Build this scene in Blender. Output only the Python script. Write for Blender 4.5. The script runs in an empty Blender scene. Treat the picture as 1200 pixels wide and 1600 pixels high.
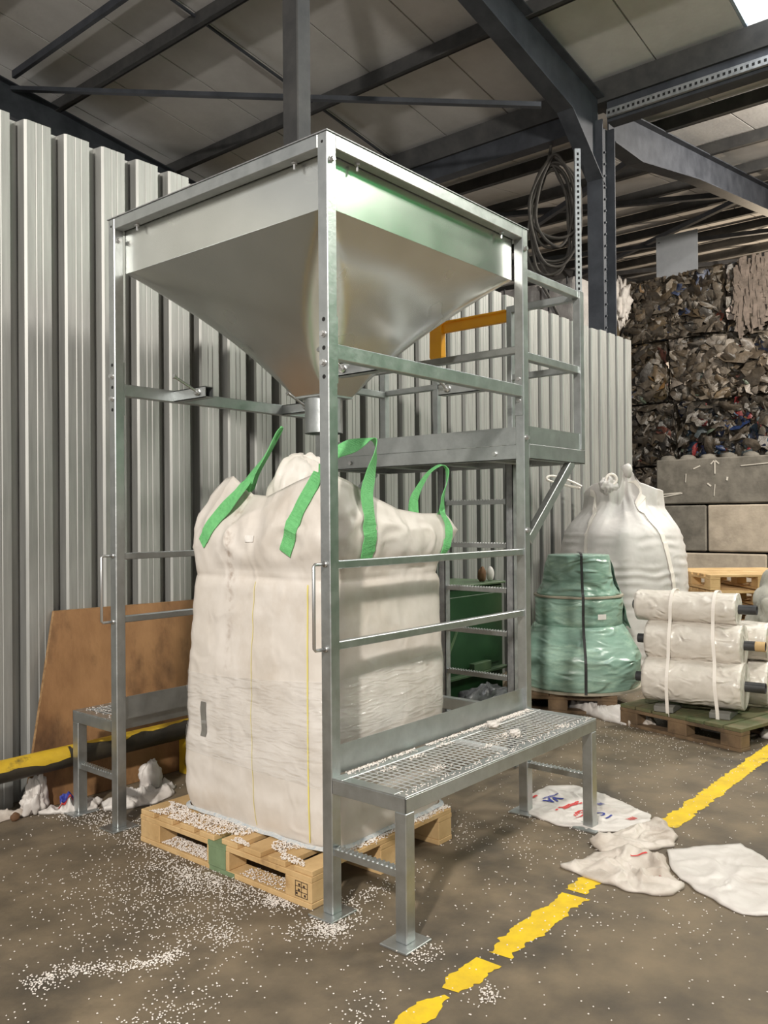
import bpy, bmesh, math, random
from mathutils import Vector, Matrix, noise
from mathutils.bvhtree import BVHTree

random.seed(7)
S = bpy.context.scene
COL = S.collection

# ------------------------------------------------------------------ camera
cam_data = bpy.data.cameras.new('camera')
cam = bpy.data.objects.new('camera', cam_data)
COL.objects.link(cam)
CAM_POS = Vector((-2.2604, -2.1526, 1.4661))
YAW, PITCH, ROLL = 0.6969, 0.0070, -0.0083
fwd = Vector((math.cos(YAW) * math.cos(PITCH), math.sin(YAW) * math.cos(PITCH), math.sin(PITCH)))
rgt0 = Vector((math.sin(YAW), -math.cos(YAW), 0))
up0 = rgt0.cross(fwd)
rgt = rgt0 * math.cos(ROLL) + up0 * math.sin(ROLL)
upv = up0 * math.cos(ROLL) - rgt0 * math.sin(ROLL)
cam.matrix_world = Matrix(((rgt.x, upv.x, -fwd.x, CAM_POS.x), (rgt.y, upv.y, -fwd.y, CAM_POS.y),
                           (rgt.z, upv.z, -fwd.z, CAM_POS.z), (0, 0, 0, 1)))
cam_data.sensor_width = 36
cam_data.lens = 1322.98 / 1600 * 36
cam_data.clip_end = 200
S.camera = cam

# ------------------------------------------------------------------ world, lamps, exposure
world = bpy.data.worlds.new('hall_surroundings')
S.world = world
world.use_nodes = True
bg = world.node_tree.nodes['Background']
bg.inputs[0].default_value = (0.99, 0.98, 0.95, 1)
bg.inputs[1].default_value = 0.62


def lamp(name, loc, energy, size, color=(1, 0.95, 0.87), rot=(0, 0, 0)):
    d = bpy.data.lights.new(name, 'AREA')
    d.shape = 'DISK'
    d.size = size
    d.energy = energy
    d.color = color
    o = bpy.data.objects.new(name, d)
    o.location = loc
    o.rotation_euler = rot
    COL.objects.link(o)
    return o


def aim(o, target):
    o.rotation_euler = (Vector(target) - o.location).to_track_quat('-Z', 'Y').to_euler()


key = lamp('high_bay_lamp', (-6.6, -3.2, 5.3), 760, 0.42, (1, 0.95, 0.87))
aim(key, (1.0, 0.3, 0.6))
side = lamp('right_floor_fill_light', (4.6, -3.6, 6.2), 300, 1.6, (1, 0.95, 0.87))  # unseen light added for the floor sacks and rolls on the right
aim(side, (3.4, -3.0, 0))
mid = lamp('block_fill_light', (9.6, -1.6, 6.5), 720, 0.6, (1, 0.93, 0.83))  # unseen light added to brighten the concrete blocks and bales
aim(mid, (11.5, 1.8, 2.0))
fd = bpy.data.lights.new('far_roof_fill_light', 'POINT')  # unseen warm light added low down to brighten far roof and end wall
fd.energy, fd.color, fd.shadow_soft_size = 520, (1, 0.82, 0.60), 0.25
far = bpy.data.objects.new('far_roof_fill_light', fd)
far.location = (20.0, 3.5, 5.6)
COL.objects.link(far)
S.view_settings.view_transform = 'Standard'
S.view_settings.look = 'None'
S.view_settings.exposure = 0.0
S.view_settings.gamma = 1.0
S.view_settings.use_curve_mapping = False
S.cycles.max_bounces = 6
S.cycles.use_adaptive_sampling = True


# ------------------------------------------------------------------ materials
def srgb(r, g, b):
    f = lambda c: (c / 255 / 12.92) if c / 255 <= 0.04045 else ((c / 255 + 0.055) / 1.055) ** 2.4
    return (f(r), f(g), f(b), 1)


def mat(name, c1, c2=None, scale=6.0, rough=0.6, metal=0.0, bump=0.0, bscale=None, stretch=(1, 1, 1),
        detail=6, r2=None, alpha=1.0, spec=0.5, pos=(0.35, 0.65), c3=None, s3=1.5, p3=(0.5, 0.7), emit=None,
        vor=None, coat=0.0, transmission=0.0, ridged=False, bdist=0.02, bdetail=5):
    m = bpy.data.materials.new(name)
    m.use_nodes = True
    nt = m.node_tree
    b = nt.nodes['Principled BSDF']
    b.inputs['Roughness'].default_value = rough
    b.inputs['Metallic'].default_value = metal
    b.inputs['Specular IOR Level'].default_value = spec
    b.inputs['Base Color'].default_value = c1
    b.inputs['Alpha'].default_value = alpha
    if coat:
        b.inputs['Coat Weight'].default_value = coat
        b.inputs['Coat Roughness'].default_value = 0.15
    if transmission:
        b.inputs['Transmission Weight'].default_value = transmission
    if emit:
        b.inputs['Emission Color'].default_value = emit[0]
        b.inputs['Emission Strength'].default_value = emit[1]
    tc = nt.nodes.new('ShaderNodeTexCoord')
    mp = nt.nodes.new('ShaderNodeMapping')
    mp.inputs['Scale'].default_value = stretch
    nt.links.new(tc.outputs['Object'], mp.inputs[0])
    if vor:
        no = nt.nodes.new('ShaderNodeTexVoronoi')
        no.inputs['Scale'].default_value = scale
        fac = no.outputs['Color']
        sp = nt.nodes.new('ShaderNodeSeparateColor')
        nt.links.new(fac, sp.inputs[0])
        fac = sp.outputs[0]
        nt.links.new(mp.outputs[0], no.inputs['Vector'])
    else:
        no = nt.nodes.new('ShaderNodeTexNoise')
        no.inputs['Scale'].default_value = scale
        no.inputs['Detail'].default_value = detail
        no.inputs['Roughness'].default_value = 0.62
        fac = no.outputs['Fac']
        nt.links.new(mp.outputs[0], no.inputs['Vector'])
    if c2 is not None:
        rp = nt.nodes.new('ShaderNodeValToRGB')
        rp.color_ramp.elements[0].position = pos[0]
        rp.color_ramp.elements[1].position = pos[1]
        rp.color_ramp.elements[0].color = c1
        rp.color_ramp.elements[1].color = c2
        nt.links.new(fac, rp.inputs[0])
        out = rp.outputs[0]
        if c3 is not None:
            n3 = nt.nodes.new('ShaderNodeTexNoise')
            n3.inputs['Scale'].default_value = s3
            n3.inputs['Detail'].default_value = 8
            n3.inputs['Roughness'].default_value = 0.65
            nt.links.new(mp.outputs[0], n3.inputs['Vector'])
            r3 = nt.nodes.new('ShaderNodeValToRGB')
            r3.color_ramp.elements[0].position = p3[0]
            r3.color_ramp.elements[1].position = p3[1]
            r3.color_ramp.elements[0].color = (0, 0, 0, 1)
            r3.color_ramp.elements[1].color = (1, 1, 1, 1)
            nt.links.new(n3.outputs['Fac'], r3.inputs[0])
            mx = nt.nodes.new('ShaderNodeMix')
            mx.data_type = 'RGBA'
            nt.links.new(r3.outputs[0], mx.inputs[0])
            nt.links.new(out, mx.inputs[6])
            mx.inputs[7].default_value = c3
            out = mx.outputs[2]
        nt.links.new(out, b.inputs['Base Color'])
    if r2 is not None:
        mr = nt.nodes.new('ShaderNodeMapRange')
        mr.inputs['From Min'].default_value = 0.3
        mr.inputs['From Max'].default_value = 0.7
        mr.inputs['To Min'].default_value = rough
        mr.inputs['To Max'].default_value = r2
        nt.links.new(fac, mr.inputs[0])
        nt.links.new(mr.outputs[0], b.inputs['Roughness'])
    if bump:
        n2 = nt.nodes.new('ShaderNodeTexNoise')
        n2.inputs['Scale'].default_value = bscale or scale
        n2.inputs['Detail'].default_value = bdetail
        if ridged:
            n2.noise_type = 'RIDGED_MULTIFRACTAL'
            n2.inputs['Detail'].default_value = 3
            n2.inputs['Distortion'].default_value = 0.8
        nt.links.new(mp.outputs[0], n2.inputs['Vector'])
        bp = nt.nodes.new('ShaderNodeBump')
        bp.inputs['Strength'].default_value = bump
        bp.inputs['Distance'].default_value = bdist
        nt.links.new(n2.outputs['Fac'], bp.inputs['Height'])
        nt.links.new(bp.outputs[0], b.inputs['Normal'])
    return m


def g(v, a=1):
    return (v, v, v, a)


M = {}
M['galv'] = mat('galvanised_steel', (0.45, 0.47, 0.47, 1), (0.54, 0.56, 0.56, 1), 14, 0.35, 0.94, 0.04, 60, r2=0.45, detail=8)
M['galv_dull'] = mat('dull_galvanised_steel', (0.30, 0.31, 0.32, 1), (0.44, 0.45, 0.46, 1), 18, 0.45, 0.75, 0.06, 60, r2=0.6, detail=8)
M['grating'] = mat('pale_galvanised_grating', (0.62, 0.64, 0.64, 1), (0.72, 0.73, 0.73, 1), 20, 0.45, 0.6)
M['hopper'] = mat('bright_galvanised_sheet', (0.66, 0.67, 0.64, 1), (0.72, 0.73, 0.70, 1), 3, 0.24, 0.96, 0.0, r2=0.28, detail=2)
M['wall'] = mat('weathered_aluminium_sheet', (0.34, 0.34, 0.325, 1), (0.44, 0.44, 0.42, 1), 5, 0.52, 0.60, 0.04, 30, stretch=(6, 6, 0.35), r2=0.55)
M['bolt'] = mat('zinc_bolt', g(0.62), rough=0.3, metal=0.9)
M['hole'] = mat('dark_hole', g(0.01), rough=0.9)
M['floor'] = mat('worn_concrete_floor', srgb(90, 80, 66), srgb(128, 113, 92), 2.6, 0.55, 0, 0.10, 60, r2=0.8, detail=12,
                 c3=srgb(62, 57, 52), s3=0.9, p3=(0.52, 0.72))
M['roof'] = mat('fibre_cement_roof', (0.56, 0.54, 0.525, 1), (0.68, 0.66, 0.64, 1), 1.3, 0.85, 0, 0.1, 20, detail=10)
M['steel'] = mat('painted_dark_steel', srgb(52, 55, 62), srgb(74, 77, 84), 3, 0.55, 0.1, 0.05, 30)
M['purlin'] = mat('weathered_purlin_steel', srgb(62, 62, 63), srgb(80, 79, 78), 4, 0.6, 0.25, 0.05, 30)
M['fabric'] = mat('woven_white_polypropylene', srgb(222, 216, 210), srgb(210, 203, 195), 5, 0.45, 0, 0.45, 9, stretch=(1, 1, 0.9), ridged=True, bdist=0.012,
                  c3=srgb(192, 180, 166), s3=2.2, p3=(0.54, 0.85), spec=0.4)
def add_stain(m, y0, width):
    nt = m.node_tree
    b = nt.nodes['Principled BSDF']
    src = b.inputs['Base Color'].links[0].from_socket
    tc = nt.nodes.new('ShaderNodeTexCoord')
    sp = nt.nodes.new('ShaderNodeSeparateXYZ')
    nt.links.new(tc.outputs['Object'], sp.inputs[0])
    n = nt.nodes.new('ShaderNodeTexNoise')
    n.inputs['Scale'].default_value = 30
    n.inputs['Detail'].default_value = 6
    nt.links.new(tc.outputs['Object'], n.inputs['Vector'])
    d = nt.nodes.new('ShaderNodeMath'); d.operation = 'SUBTRACT'; d.inputs[1].default_value = y0
    nt.links.new(sp.outputs[1], d.inputs[0])
    a = nt.nodes.new('ShaderNodeMath'); a.operation = 'ABSOLUTE'
    nt.links.new(d.outputs[0], a.inputs[0])
    r = nt.nodes.new('ShaderNodeMapRange')
    r.inputs['From Min'].default_value = 0; r.inputs['From Max'].default_value = width
    r.inputs['To Min'].default_value = 0.62; r.inputs['To Max'].default_value = 0
    nt.links.new(a.outputs[0], r.inputs[0])
    z = nt.nodes.new('ShaderNodeMapRange')
    z.inputs['From Min'].default_value = 0.45; z.inputs['From Max'].default_value = 1.1
    nt.links.new(sp.outputs[2], z.inputs[0])
    n2 = nt.nodes.new('ShaderNodeMapRange')
    n2.inputs['From Min'].default_value = 0.46; n2.inputs['From Max'].default_value = 0.7
    nt.links.new(n.outputs['Fac'], n2.inputs[0])
    m1 = nt.nodes.new('ShaderNodeMath'); m1.operation = 'MULTIPLY'
    m2 = nt.nodes.new('ShaderNodeMath'); m2.operation = 'MULTIPLY'
    nt.links.new(r.outputs[0], m1.inputs[0]); nt.links.new(z.outputs[0], m1.inputs[1])
    nt.links.new(m1.outputs[0], m2.inputs[0]); nt.links.new(n2.outputs[0], m2.inputs[1])
    mx = nt.nodes.new('ShaderNodeMix'); mx.data_type = 'RGBA'
    nt.links.new(m2.outputs[0], mx.inputs[0]); nt.links.new(src, mx.inputs[6])
    mx.inputs[7].default_value = srgb(120, 84, 50)
    nt.links.new(mx.outputs[2], b.inputs['Base Color'])


M['bag_fabric'] = mat('stained_white_polypropylene', srgb(220, 213, 206), srgb(207, 199, 190), 5, 0.45, 0, 0.5, 9, stretch=(1, 1, 0.9), ridged=True, bdist=0.014,
                      c3=srgb(186, 172, 156), s3=2.2, p3=(0.52, 0.85), spec=0.4)
add_stain(M['bag_fabric'], .10, .035)
M['fabric2'] = mat('grey_white_polypropylene', srgb(214, 209, 206), srgb(198, 193, 190), 5, 0.55, 0, 0.4, 9, ridged=True, bdist=0.012)
M['green_strap'] = mat('green_webbing', srgb(118, 196, 126), srgb(102, 180, 112), 60, 0.7, 0, 0.3, 200)
M['film'] = mat('clear_stretch_film', (0.9, 0.9, 0.9, 1), rough=0.12, alpha=0.16, bump=0.9, bscale=9, stretch=(1, 1, 5), spec=1.0, ridged=True, bdist=0.03)
M['yellow_thread'] = mat('yellow_thread', srgb(222, 208, 120), rough=0.7)
M['blue_seam'] = mat('blue_white_seam', srgb(206, 204, 200), srgb(172, 182, 190), 70, 0.7)
M['tape'] = mat('grey_tape', srgb(128, 126, 120), srgb(112, 110, 105), 10, 0.5)
M['label'] = mat('white_label', srgb(228, 224, 218), srgb(214, 208, 204), 30, 0.6)
M['wood'] = mat('pallet_pine', srgb(208, 176, 128), srgb(186, 152, 104), 5, 0.75, 0, 0.2, 20, stretch=(1, 1, 1), c3=srgb(120, 84, 54), s3=6, p3=(0.6, 0.8))
M['wood_dirty'] = mat('aged_pallet_wood', srgb(128, 104, 78), srgb(96, 78, 58), 6, 0.8, 0, 0.2, 20, c3=srgb(70, 56, 44), s3=5)
M['wood_green'] = mat('mossy_green_pallet_wood', srgb(92, 98, 66), srgb(112, 100, 74), 6, 0.8, 0, 0.2, 20, c3=srgb(70, 84, 52), s3=4)
M['green_paint'] = mat('green_paint', srgb(122, 142, 108), srgb(108, 126, 94), 14, 0.7)
M['ply'] = mat('stained_plywood', srgb(160, 120, 80), srgb(128, 91, 58), 4, 0.7, 0, 0.15, 30, stretch=(1, 1, 0.5), c3=srgb(66, 45, 30), s3=3.2, p3=(0.47, 0.68))
M['ply_edge'] = mat('plywood_edge', srgb(170, 136, 96), srgb(130, 96, 62), 40, 0.7)
M['black_yellow'] = mat('worn_yellow_black_paint', srgb(214, 180, 44), srgb(190, 154, 40), 6, 0.55, 0, 0.1, 20, c3=srgb(96, 82, 40), s3=7, p3=(0.58, 0.7))
M['black_paint'] = mat('black_paint', srgb(48, 44, 38), srgb(70, 62, 48), 6, 0.6, 0, 0.1, 20)
M['yellow_gate'] = mat('yellow_powder_coat', srgb(244, 172, 12), srgb(236, 160, 10), 4, 0.4)
M['line'] = mat('yellow_floor_paint', srgb(236, 200, 26), srgb(214, 178, 40), 9, 0.6, 0, 0.1, 40, c3=srgb(150, 128, 60), s3=7, p3=(0.6, 0.75))
M['pellet'] = mat('white_plastic_pellet', srgb(236, 230, 224), srgb(214, 204, 196), 100, 0.4)
M['sack'] = mat('white_woven_sack', srgb(218, 212, 207), srgb(202, 195, 189), 7, 0.5, 0, 0.5, 8, ridged=True, bdist=0.015, c3=srgb(180, 168, 158), s3=3, p3=(0.55, 0.8))
M['sack_warm'] = mat('dusty_white_sack', srgb(210, 201, 192), srgb(190, 179, 168), 7, 0.55, 0, 0.5, 8, ridged=True, bdist=0.015, c3=srgb(164, 148, 134), s3=4, p3=(0.5, 0.8))
M['blue_ink'] = mat('blue_ink', srgb(52, 62, 150), rough=0.6)
M['red_ink'] = mat('red_ink', srgb(204, 68, 66), rough=0.6)
M['dark_ink'] = mat('dark_ink', srgb(60, 44, 34), rough=0.7)
M['green_machine'] = mat('dark_green_enamel', srgb(40, 70, 42), srgb(32, 58, 36), 3, 0.3, 0, 0.05, 10, c3=srgb(28, 54, 32), s3=2)
M['green_light'] = mat('worn_green_enamel', srgb(84, 104, 74), srgb(66, 88, 62), 6, 0.45)
M['green_film'] = mat('green_stretch_film', srgb(152, 180, 166), srgb(126, 158, 143), 3, 0.26, 0, 0.9, 5, stretch=(1, 1, 3), c3=srgb(176, 204, 184), s3=4, ridged=True, bdist=0.03)
M['card'] = mat('dusty_cardboard', srgb(176, 168, 150), srgb(158, 150, 134), 8, 0.8)
M['black_strap'] = mat('black_strapping', g(0.02), rough=0.5)
M['white_strap'] = mat('white_strapping', srgb(236, 228, 220), rough=0.5)
M['roll_film'] = mat('white_film_roll', srgb(228, 221, 212), srgb(208, 200, 190), 9, 0.3, 0, 1.0, 13, stretch=(1.6, .7, 1), ridged=True, bdist=0.02)
M['core_black'] = mat('black_plastic_core', srgb(58, 58, 60), srgb(46, 46, 48), 8, 0.45)
M['core_card'] = mat('cardboard_core', srgb(198, 168, 122), srgb(182, 150, 104), 12, 0.8)
M['clear_pile'] = mat('crumpled_clear_film', srgb(200, 196, 186), srgb(160, 156, 146), 7, 0.22, 0, 0.9, 5, ridged=True, bdist=0.04)
M['lime'] = mat('lime_plastic', srgb(190, 214, 60), rough=0.4)
M['concrete'] = mat('cast_concrete', srgb(182, 170, 154), srgb(160, 149, 134), 3.5, 0.9, 0, 0.3, 12, detail=12, c3=srgb(120, 112, 103), s3=1.4, p3=(0.5, 0.75))
M['concrete_dark'] = mat('weathered_concrete', srgb(124, 119, 110), srgb(100, 96, 89), 4, 0.9, 0, 0.3, 12, detail=12, c3=srgb(92, 88, 80), s3=2, p3=(0.5, 0.75))
M['chalk'] = mat('chalk_mark', srgb(206, 200, 190), rough=0.9)
M['pale_bale'] = mat('pale_baled_film', srgb(172, 166, 162), srgb(128, 124, 122), 3, 0.5, 0, 0.6, 7)
M['panel_white'] = mat('grey_white_board', srgb(150, 153, 158), srgb(142, 145, 150), 5, 0.6)
M['cable'] = mat('dusty_cable', srgb(70, 66, 60), srgb(52, 49, 46), 9, 0.7)
M['tan_wall'] = mat('tan_lined_wall', srgb(168, 150, 122), srgb(150, 134, 108), 2, 0.85)
M['skylight'] = mat('skylight_sheet', (0.9, 0.95, 1, 1), rough=0.5, emit=((0.93, 0.97, 1, 1), 5.0))
M['skylight_frame'] = mat('skylight_rim', srgb(150, 160, 170), rough=0.5)
M['brown'] = mat('brown_card_scrap', srgb(120, 88, 60), srgb(96, 68, 46), 9, 0.8)
M['reflect_green'] = mat('reflect_panel_green', srgb(10, 132, 68), srgb(8, 118, 60), 3, 0.5)  # for the added out-of-view panel that tints the steel
M['dark_junk'] = mat('dark_plastic_scrap', srgb(52, 52, 54), srgb(110, 110, 112), 9, 0.35, 0, 0.4, 12)


def bale_material():
    m = bpy.data.materials.new('mixed_plastic_bale')
    m.use_nodes = True
    nt = m.node_tree
    b = nt.nodes['Principled BSDF']
    b.inputs['Roughness'].default_value = 0.45
    a = nt.nodes.new('ShaderNodeAttribute')
    a.attribute_name = 'scrap_colour'
    tc = nt.nodes.new('ShaderNodeTexCoord')
    n = nt.nodes.new('ShaderNodeTexNoise')
    n.inputs['Scale'].default_value = 9
    n.inputs['Detail'].default_value = 6
    nt.links.new(tc.outputs['Object'], n.inputs['Vector'])
    mr = nt.nodes.new('ShaderNodeMapRange')
    mr.inputs['From Min'].default_value = 0.3
    mr.inputs['From Max'].default_value = 0.7
    mr.inputs['To Min'].default_value = 0.55
    mr.inputs['To Max'].default_value = 1.2
    nt.links.new(n.outputs['Fac'], mr.inputs[0])
    mx = nt.nodes.new('ShaderNodeMix')
    mx.data_type = 'RGBA'
    mx.blend_type = 'MULTIPLY'
    mx.inputs[0].default_value = 1
    nt.links.new(a.outputs['Color'], mx.inputs[6])
    nt.links.new(mr.outputs[0], mx.inputs[7])
    nt.links.new(mx.outputs[2], b.inputs['Base Color'])
    bp = nt.nodes.new('ShaderNodeBump')
    bp.inputs['Strength'].default_value = 0.5
    bp.inputs['Distance'].default_value = 0.05
    nt.links.new(n.outputs['Fac'], bp.inputs['Height'])
    nt.links.new(bp.outputs[0], b.inputs['Normal'])
    return m


M['bale'] = bale_material()
M['strand'] = mat('dusty_pink_film', srgb(128, 115, 106), srgb(100, 90, 82), 9, 0.5)


# ------------------------------------------------------------------ mesh builder
class MB:
    def __init__(s):
        s.v = []
        s.f = []
        s.c = []

    def quad(s, a, b, c, d):
        n = len(s.v)
        s.v += [Vector(a), Vector(b), Vector(c), Vector(d)]
        s.f.append((n, n + 1, n + 2, n + 3))

    def box(s, x0, x1, y0, y1, z0, z1):
        n = len(s.v)
        s.v += [Vector((x, y, z)) for z in (z0, z1) for y in (y0, y1) for x in (x0, x1)]
        for q in ((0, 2, 3, 1), (4, 5, 7, 6), (0, 1, 5, 4), (2, 6, 7, 3), (0, 4, 6, 2), (1, 3, 7, 5)):
            s.f.append(tuple(n + i for i in q))
        return s

    def bar(s, p0, p1, w, h, up=(0, 0, 1)):
        p0, p1 = Vector(p0), Vector(p1)
        d = (p1 - p0).normalized()
        u = Vector(up)
        if abs(d.dot(u)) > 0.98:
            u = Vector((1, 0, 0))
        r = d.cross(u).normalized()
        u = r.cross(d)
        n = len(s.v)
        for p in (p0, p1):
            for a, b in ((-1, -1), (1, -1), (1, 1), (-1, 1)):
                s.v.append(p + r * (a * w / 2) + u * (b * h / 2))
        s.f += [(n, n + 1, n + 2, n + 3), (n + 7, n + 6, n + 5, n + 4)]
        for i in range(4):
            j = (i + 1) % 4
            s.f.append((n + j, n + i, n + 4 + i, n + 4 + j))
        return s

    def tube(s, pts, r, n=10, caps=True, closed=False):
        pts = [Vector(p) for p in pts]
        rings = []
        prev = None
        L = len(pts)
        for i, p in enumerate(pts):
            if closed:
                d = (pts[(i + 1) % L] - pts[i - 1])
            else:
                d = pts[min(i + 1, L - 1)] - pts[max(i - 1, 0)]
            d = d.normalized()
            if prev is None:
                a = Vector((0, 0, 1)) if abs(d.z) < 0.9 else Vector((1, 0, 0))
                u = d.cross(a).normalized()
            else:
                u = (prev - d * prev.dot(d)).normalized()
            prev = u
            w = d.cross(u)
            rr = r[i] if isinstance(r, (list, tuple)) else r
            k = len(s.v)
            for j in range(n):
                t = 2 * math.pi * j / n
                s.v.append(p + (u * math.cos(t) + w * math.sin(t)) * rr)
            rings.append(k)
        m = L if closed else L - 1
        for i in range(m):
            a, b = rings[i], rings[(i + 1) % L]
            for j in range(n):
                jj = (j + 1) % n
                s.f.append((a + j, a + jj, b + jj, b + j))
        if caps and not closed:
            s.f.append(tuple(rings[0] + j for j in reversed(range(n))))
            s.f.append(tuple(rings[-1] + j for j in range(n)))
        return s

    def prism(s, poly, axis, a, b):
        """polygon in the two other axes extruded along axis from a to b"""
        def mk(p, t):
            if axis == 'x':
                return Vector((t, p[0], p[1]))
            if axis == 'y':
                return Vector((p[0], t, p[1]))
            return Vector((p[0], p[1], t))
        n = len(s.v)
        k = len(poly)
        s.v += [mk(p, a) for p in poly] + [mk(p, b) for p in poly]
        s.f.append(tuple(n + i for i in range(k)))
        s.f.append(tuple(n + k + i for i in reversed(range(k))))
        for i in range(k):
            j = (i + 1) % k
            s.f.append((n + i, n + k + i, n + k + j, n + j))
        return s

    def grid(s, fn, nu, nv, closed_u=False):
        n = len(s.v)
        cols = nu if closed_u else nu + 1
        for j in range(nv + 1):
            for i in range(cols):
                s.v.append(Vector(fn(i / nu, j / nv)))
        for j in range(nv):
            for i in range(nu):
                i2 = (i + 1) % cols
                s.f.append((n + j * cols + i, n + j * cols + i2, n + (j + 1) * cols + i2, n + (j + 1) * cols + i))
        return s

    def ribbon(s, pts, dirs, width, thick, sub=6):
        P = smooth_path(pts, sub)
        D = smooth_path(dirs, sub)
        rings = []
        for i, p in enumerate(P):
            t = (P[min(i + 1, len(P) - 1)] - P[max(i - 1, 0)]).normalized()
            w = D[i]
            w = (w - t * w.dot(t)).normalized()
            nn = t.cross(w)
            k = len(s.v)
            for a, b in ((-1, -1), (1, -1), (1, 1), (-1, 1)):
                s.v.append(p + w * (a * width / 2) + nn * (b * thick / 2))
            rings.append(k)
        for a, b in zip(rings, rings[1:]):
            for i in range(4):
                j = (i + 1) % 4
                s.f.append((a + i, a + j, b + j, b + i))
        s.f.append(tuple(rings[0] + i for i in (3, 2, 1, 0)))
        s.f.append(tuple(rings[-1] + i for i in range(4)))
        return s

    def merge(s, verts, faces):
        n = len(s.v)
        s.v += [Vector(v) for v in verts]
        s.f += [tuple(n + i for i in f) for f in faces]
        return s


def smooth_path(pts, sub=6):
    pts = [Vector(p) for p in pts]
    out = []
    L = len(pts)
    for i in range(L - 1):
        p0, p1, p2, p3 = pts[max(i - 1, 0)], pts[i], pts[i + 1], pts[min(i + 2, L - 1)]
        for k in range(sub):
            t = k / sub
            out.append(0.5 * ((2 * p1) + (p2 - p0) * t + (2 * p0 - 5 * p1 + 4 * p2 - p3) * t * t + (3 * p1 - p0 - 3 * p2 + p3) * t ** 3))
    out.append(pts[-1])
    return out


def origin_of(o):
    p = Vector((0, 0, 0))
    while o is not None:
        p += o.location
        o = o.parent
    return p


def obj(name, mb, m, parent=None, smooth=False, bevel=0.0, stuff=False, local=False, recalc=True, label=None):
    me = bpy.data.meshes.new(name)
    off = Vector((0, 0, 0)) if (local or parent is None) else origin_of(parent)
    me.from_pydata([v - off for v in mb.v], [], mb.f)
    if bevel or recalc:
        bm = bmesh.new()
        bm.from_mesh(me)
        if recalc:
            bmesh.ops.recalc_face_normals(bm, faces=bm.faces)
        if bevel:
            es = [e for e in bm.edges if len(e.link_faces) == 2 and e.calc_face_angle(0) > 0.6]
            bmesh.ops.bevel(bm, geom=es, offset=bevel, segments=1, affect='EDGES', profile=0.5, clamp_overlap=True)
        bm.to_mesh(me)
        bm.free()
    me.materials.append(m)
    if smooth:
        me.polygons.foreach_set('use_smooth', [True] * len(me.polygons))
    o = bpy.data.objects.new(name, me)
    COL.objects.link(o)
    if parent is not None:
        o.parent = parent
    if stuff:
        o['kind'] = 'stuff'
    if label:
        o['label'] = label
    return o


def tag(o, label, cat, group=None, kind=None):
    o['label'] = label
    o['category'] = cat
    if group:
        o['group'] = group
    if kind:
        o['kind'] = kind
    return o


def thing(name, label, cat, loc=(0, 0, 0), rz=0.0, group=None):
    o = bpy.data.objects.new(name, None)
    o.empty_display_size = 0.1
    COL.objects.link(o)
    o.location = loc
    o.rotation_euler = (0, 0, rz)
    return tag(o, label, cat, group)


def structure(name, mb=None, m=None, parent=None, **k):
    if mb is None:
        o = bpy.data.objects.new(name, None)
        COL.objects.link(o)
    else:
        o = obj(name, mb, m, parent, **k)
    o['kind'] = 'structure'
    return o


def copy_tree(o, parent=None):
    c = o.copy()
    COL.objects.link(c)
    if parent is not None:
        c.parent = parent
    for ch in list(o.children):
        copy_tree(ch, c)
    return c


def nz(p, s=1.0):
    return noise.noise(Vector(p) * s)


# ================================================================== LARGE STRUCTURE
fl = MB().box(-14, 34, -14, 16, -0.2, 0.0)
structure('floor', fl, M['floor'], recalc=True)

# ---- corrugated wall on the left: sheets of four ribs each
wall_left = structure('wall_left')
PERIOD, CREST0 = 0.225, -0.064      # crest of one rib starts at x = CREST0
rnd = random.Random(3)
k = -10
sheet_no = 0
while CREST0 + k * PERIOD < 6.7:
    n_r = 4
    prof = []
    for r in range(n_r):
        x0 = CREST0 + (k + r) * PERIOD
        prof += [(x0 - 0.092, 2.170), (x0 - 0.022, 2.170), (x0 - 0.012, 2.110), (x0, 2.100),
                 (x0 + 0.045, 2.100), (x0 + 0.049, 2.103), (x0 + 0.053, 2.100),
                 (x0 + 0.080, 2.100), (x0 + 0.084, 2.103), (x0 + 0.088, 2.100), (x0 + 0.133, 2.100)]
    back = [(x, y + 0.002) for x, y in reversed(prof)]
    top = 3.57 + rnd.uniform(-0.012, 0.012)
    s = obj('wall_sheet', MB().prism(prof + back, 'z', 0.0, top), M['wall'], wall_left)
    k += n_r
    sheet_no += 1

# ---- far end wall behind the bales
structure('wall_back', MB().box(27, 27.2, -14, 16, 0, 9.6), M['tan_wall'])
# unseen green panel added on the right for its green reflection in the steel
structure('green_reflect_panel', MB().box(1.6, 7.4, -4.7, -4.6, 0.0, 5.6), M['reflect_green'])

# ---- roof: valley along x = 7.2
ROOF0, SLOPE = 6.60, 0.145
roof_z = lambda x: ROOF0 + SLOPE * abs(x - 7.2)
ceiling = structure('ceiling')
for i in range(-10, 16):
    y0 = 0.62 + 0.97 * i
    y1 = y0 + 0.95
    for xa, xb in ((-8.0, 7.2), (7.2, 27.0)):
        if xb == 7.2 and i in (-1, -2):
            xb_l = [(-8.0, 3.0), (7.05, 7.2)]
        else:
            xb_l = [(xa, xb)]
        for a, b in xb_l:
            mb = MB()
            mb.prism([(a, roof_z(a)), (b, roof_z(b)), (b, roof_z(b) + 0.05), (a, roof_z(a) + 0.05)], 'y', y0, y1)
            obj('roof_panel', mb, M['roof'], ceiling)
mb = MB()
mb.prism([(-8, roof_z(-8) + .055), (3.0, roof_z(3.0) + .055), (3.0, roof_z(3.0) + .1), (-8, roof_z(-8) + .1)], 'y', -12, 16)
mb.prism([(3.0, roof_z(3.0) + .055), (7.2, roof_z(7.2) + .055), (7.2, roof_z(7.2) + .1), (3.0, roof_z(3.0) + .1)], 'y', 0.64, 16)
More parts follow.
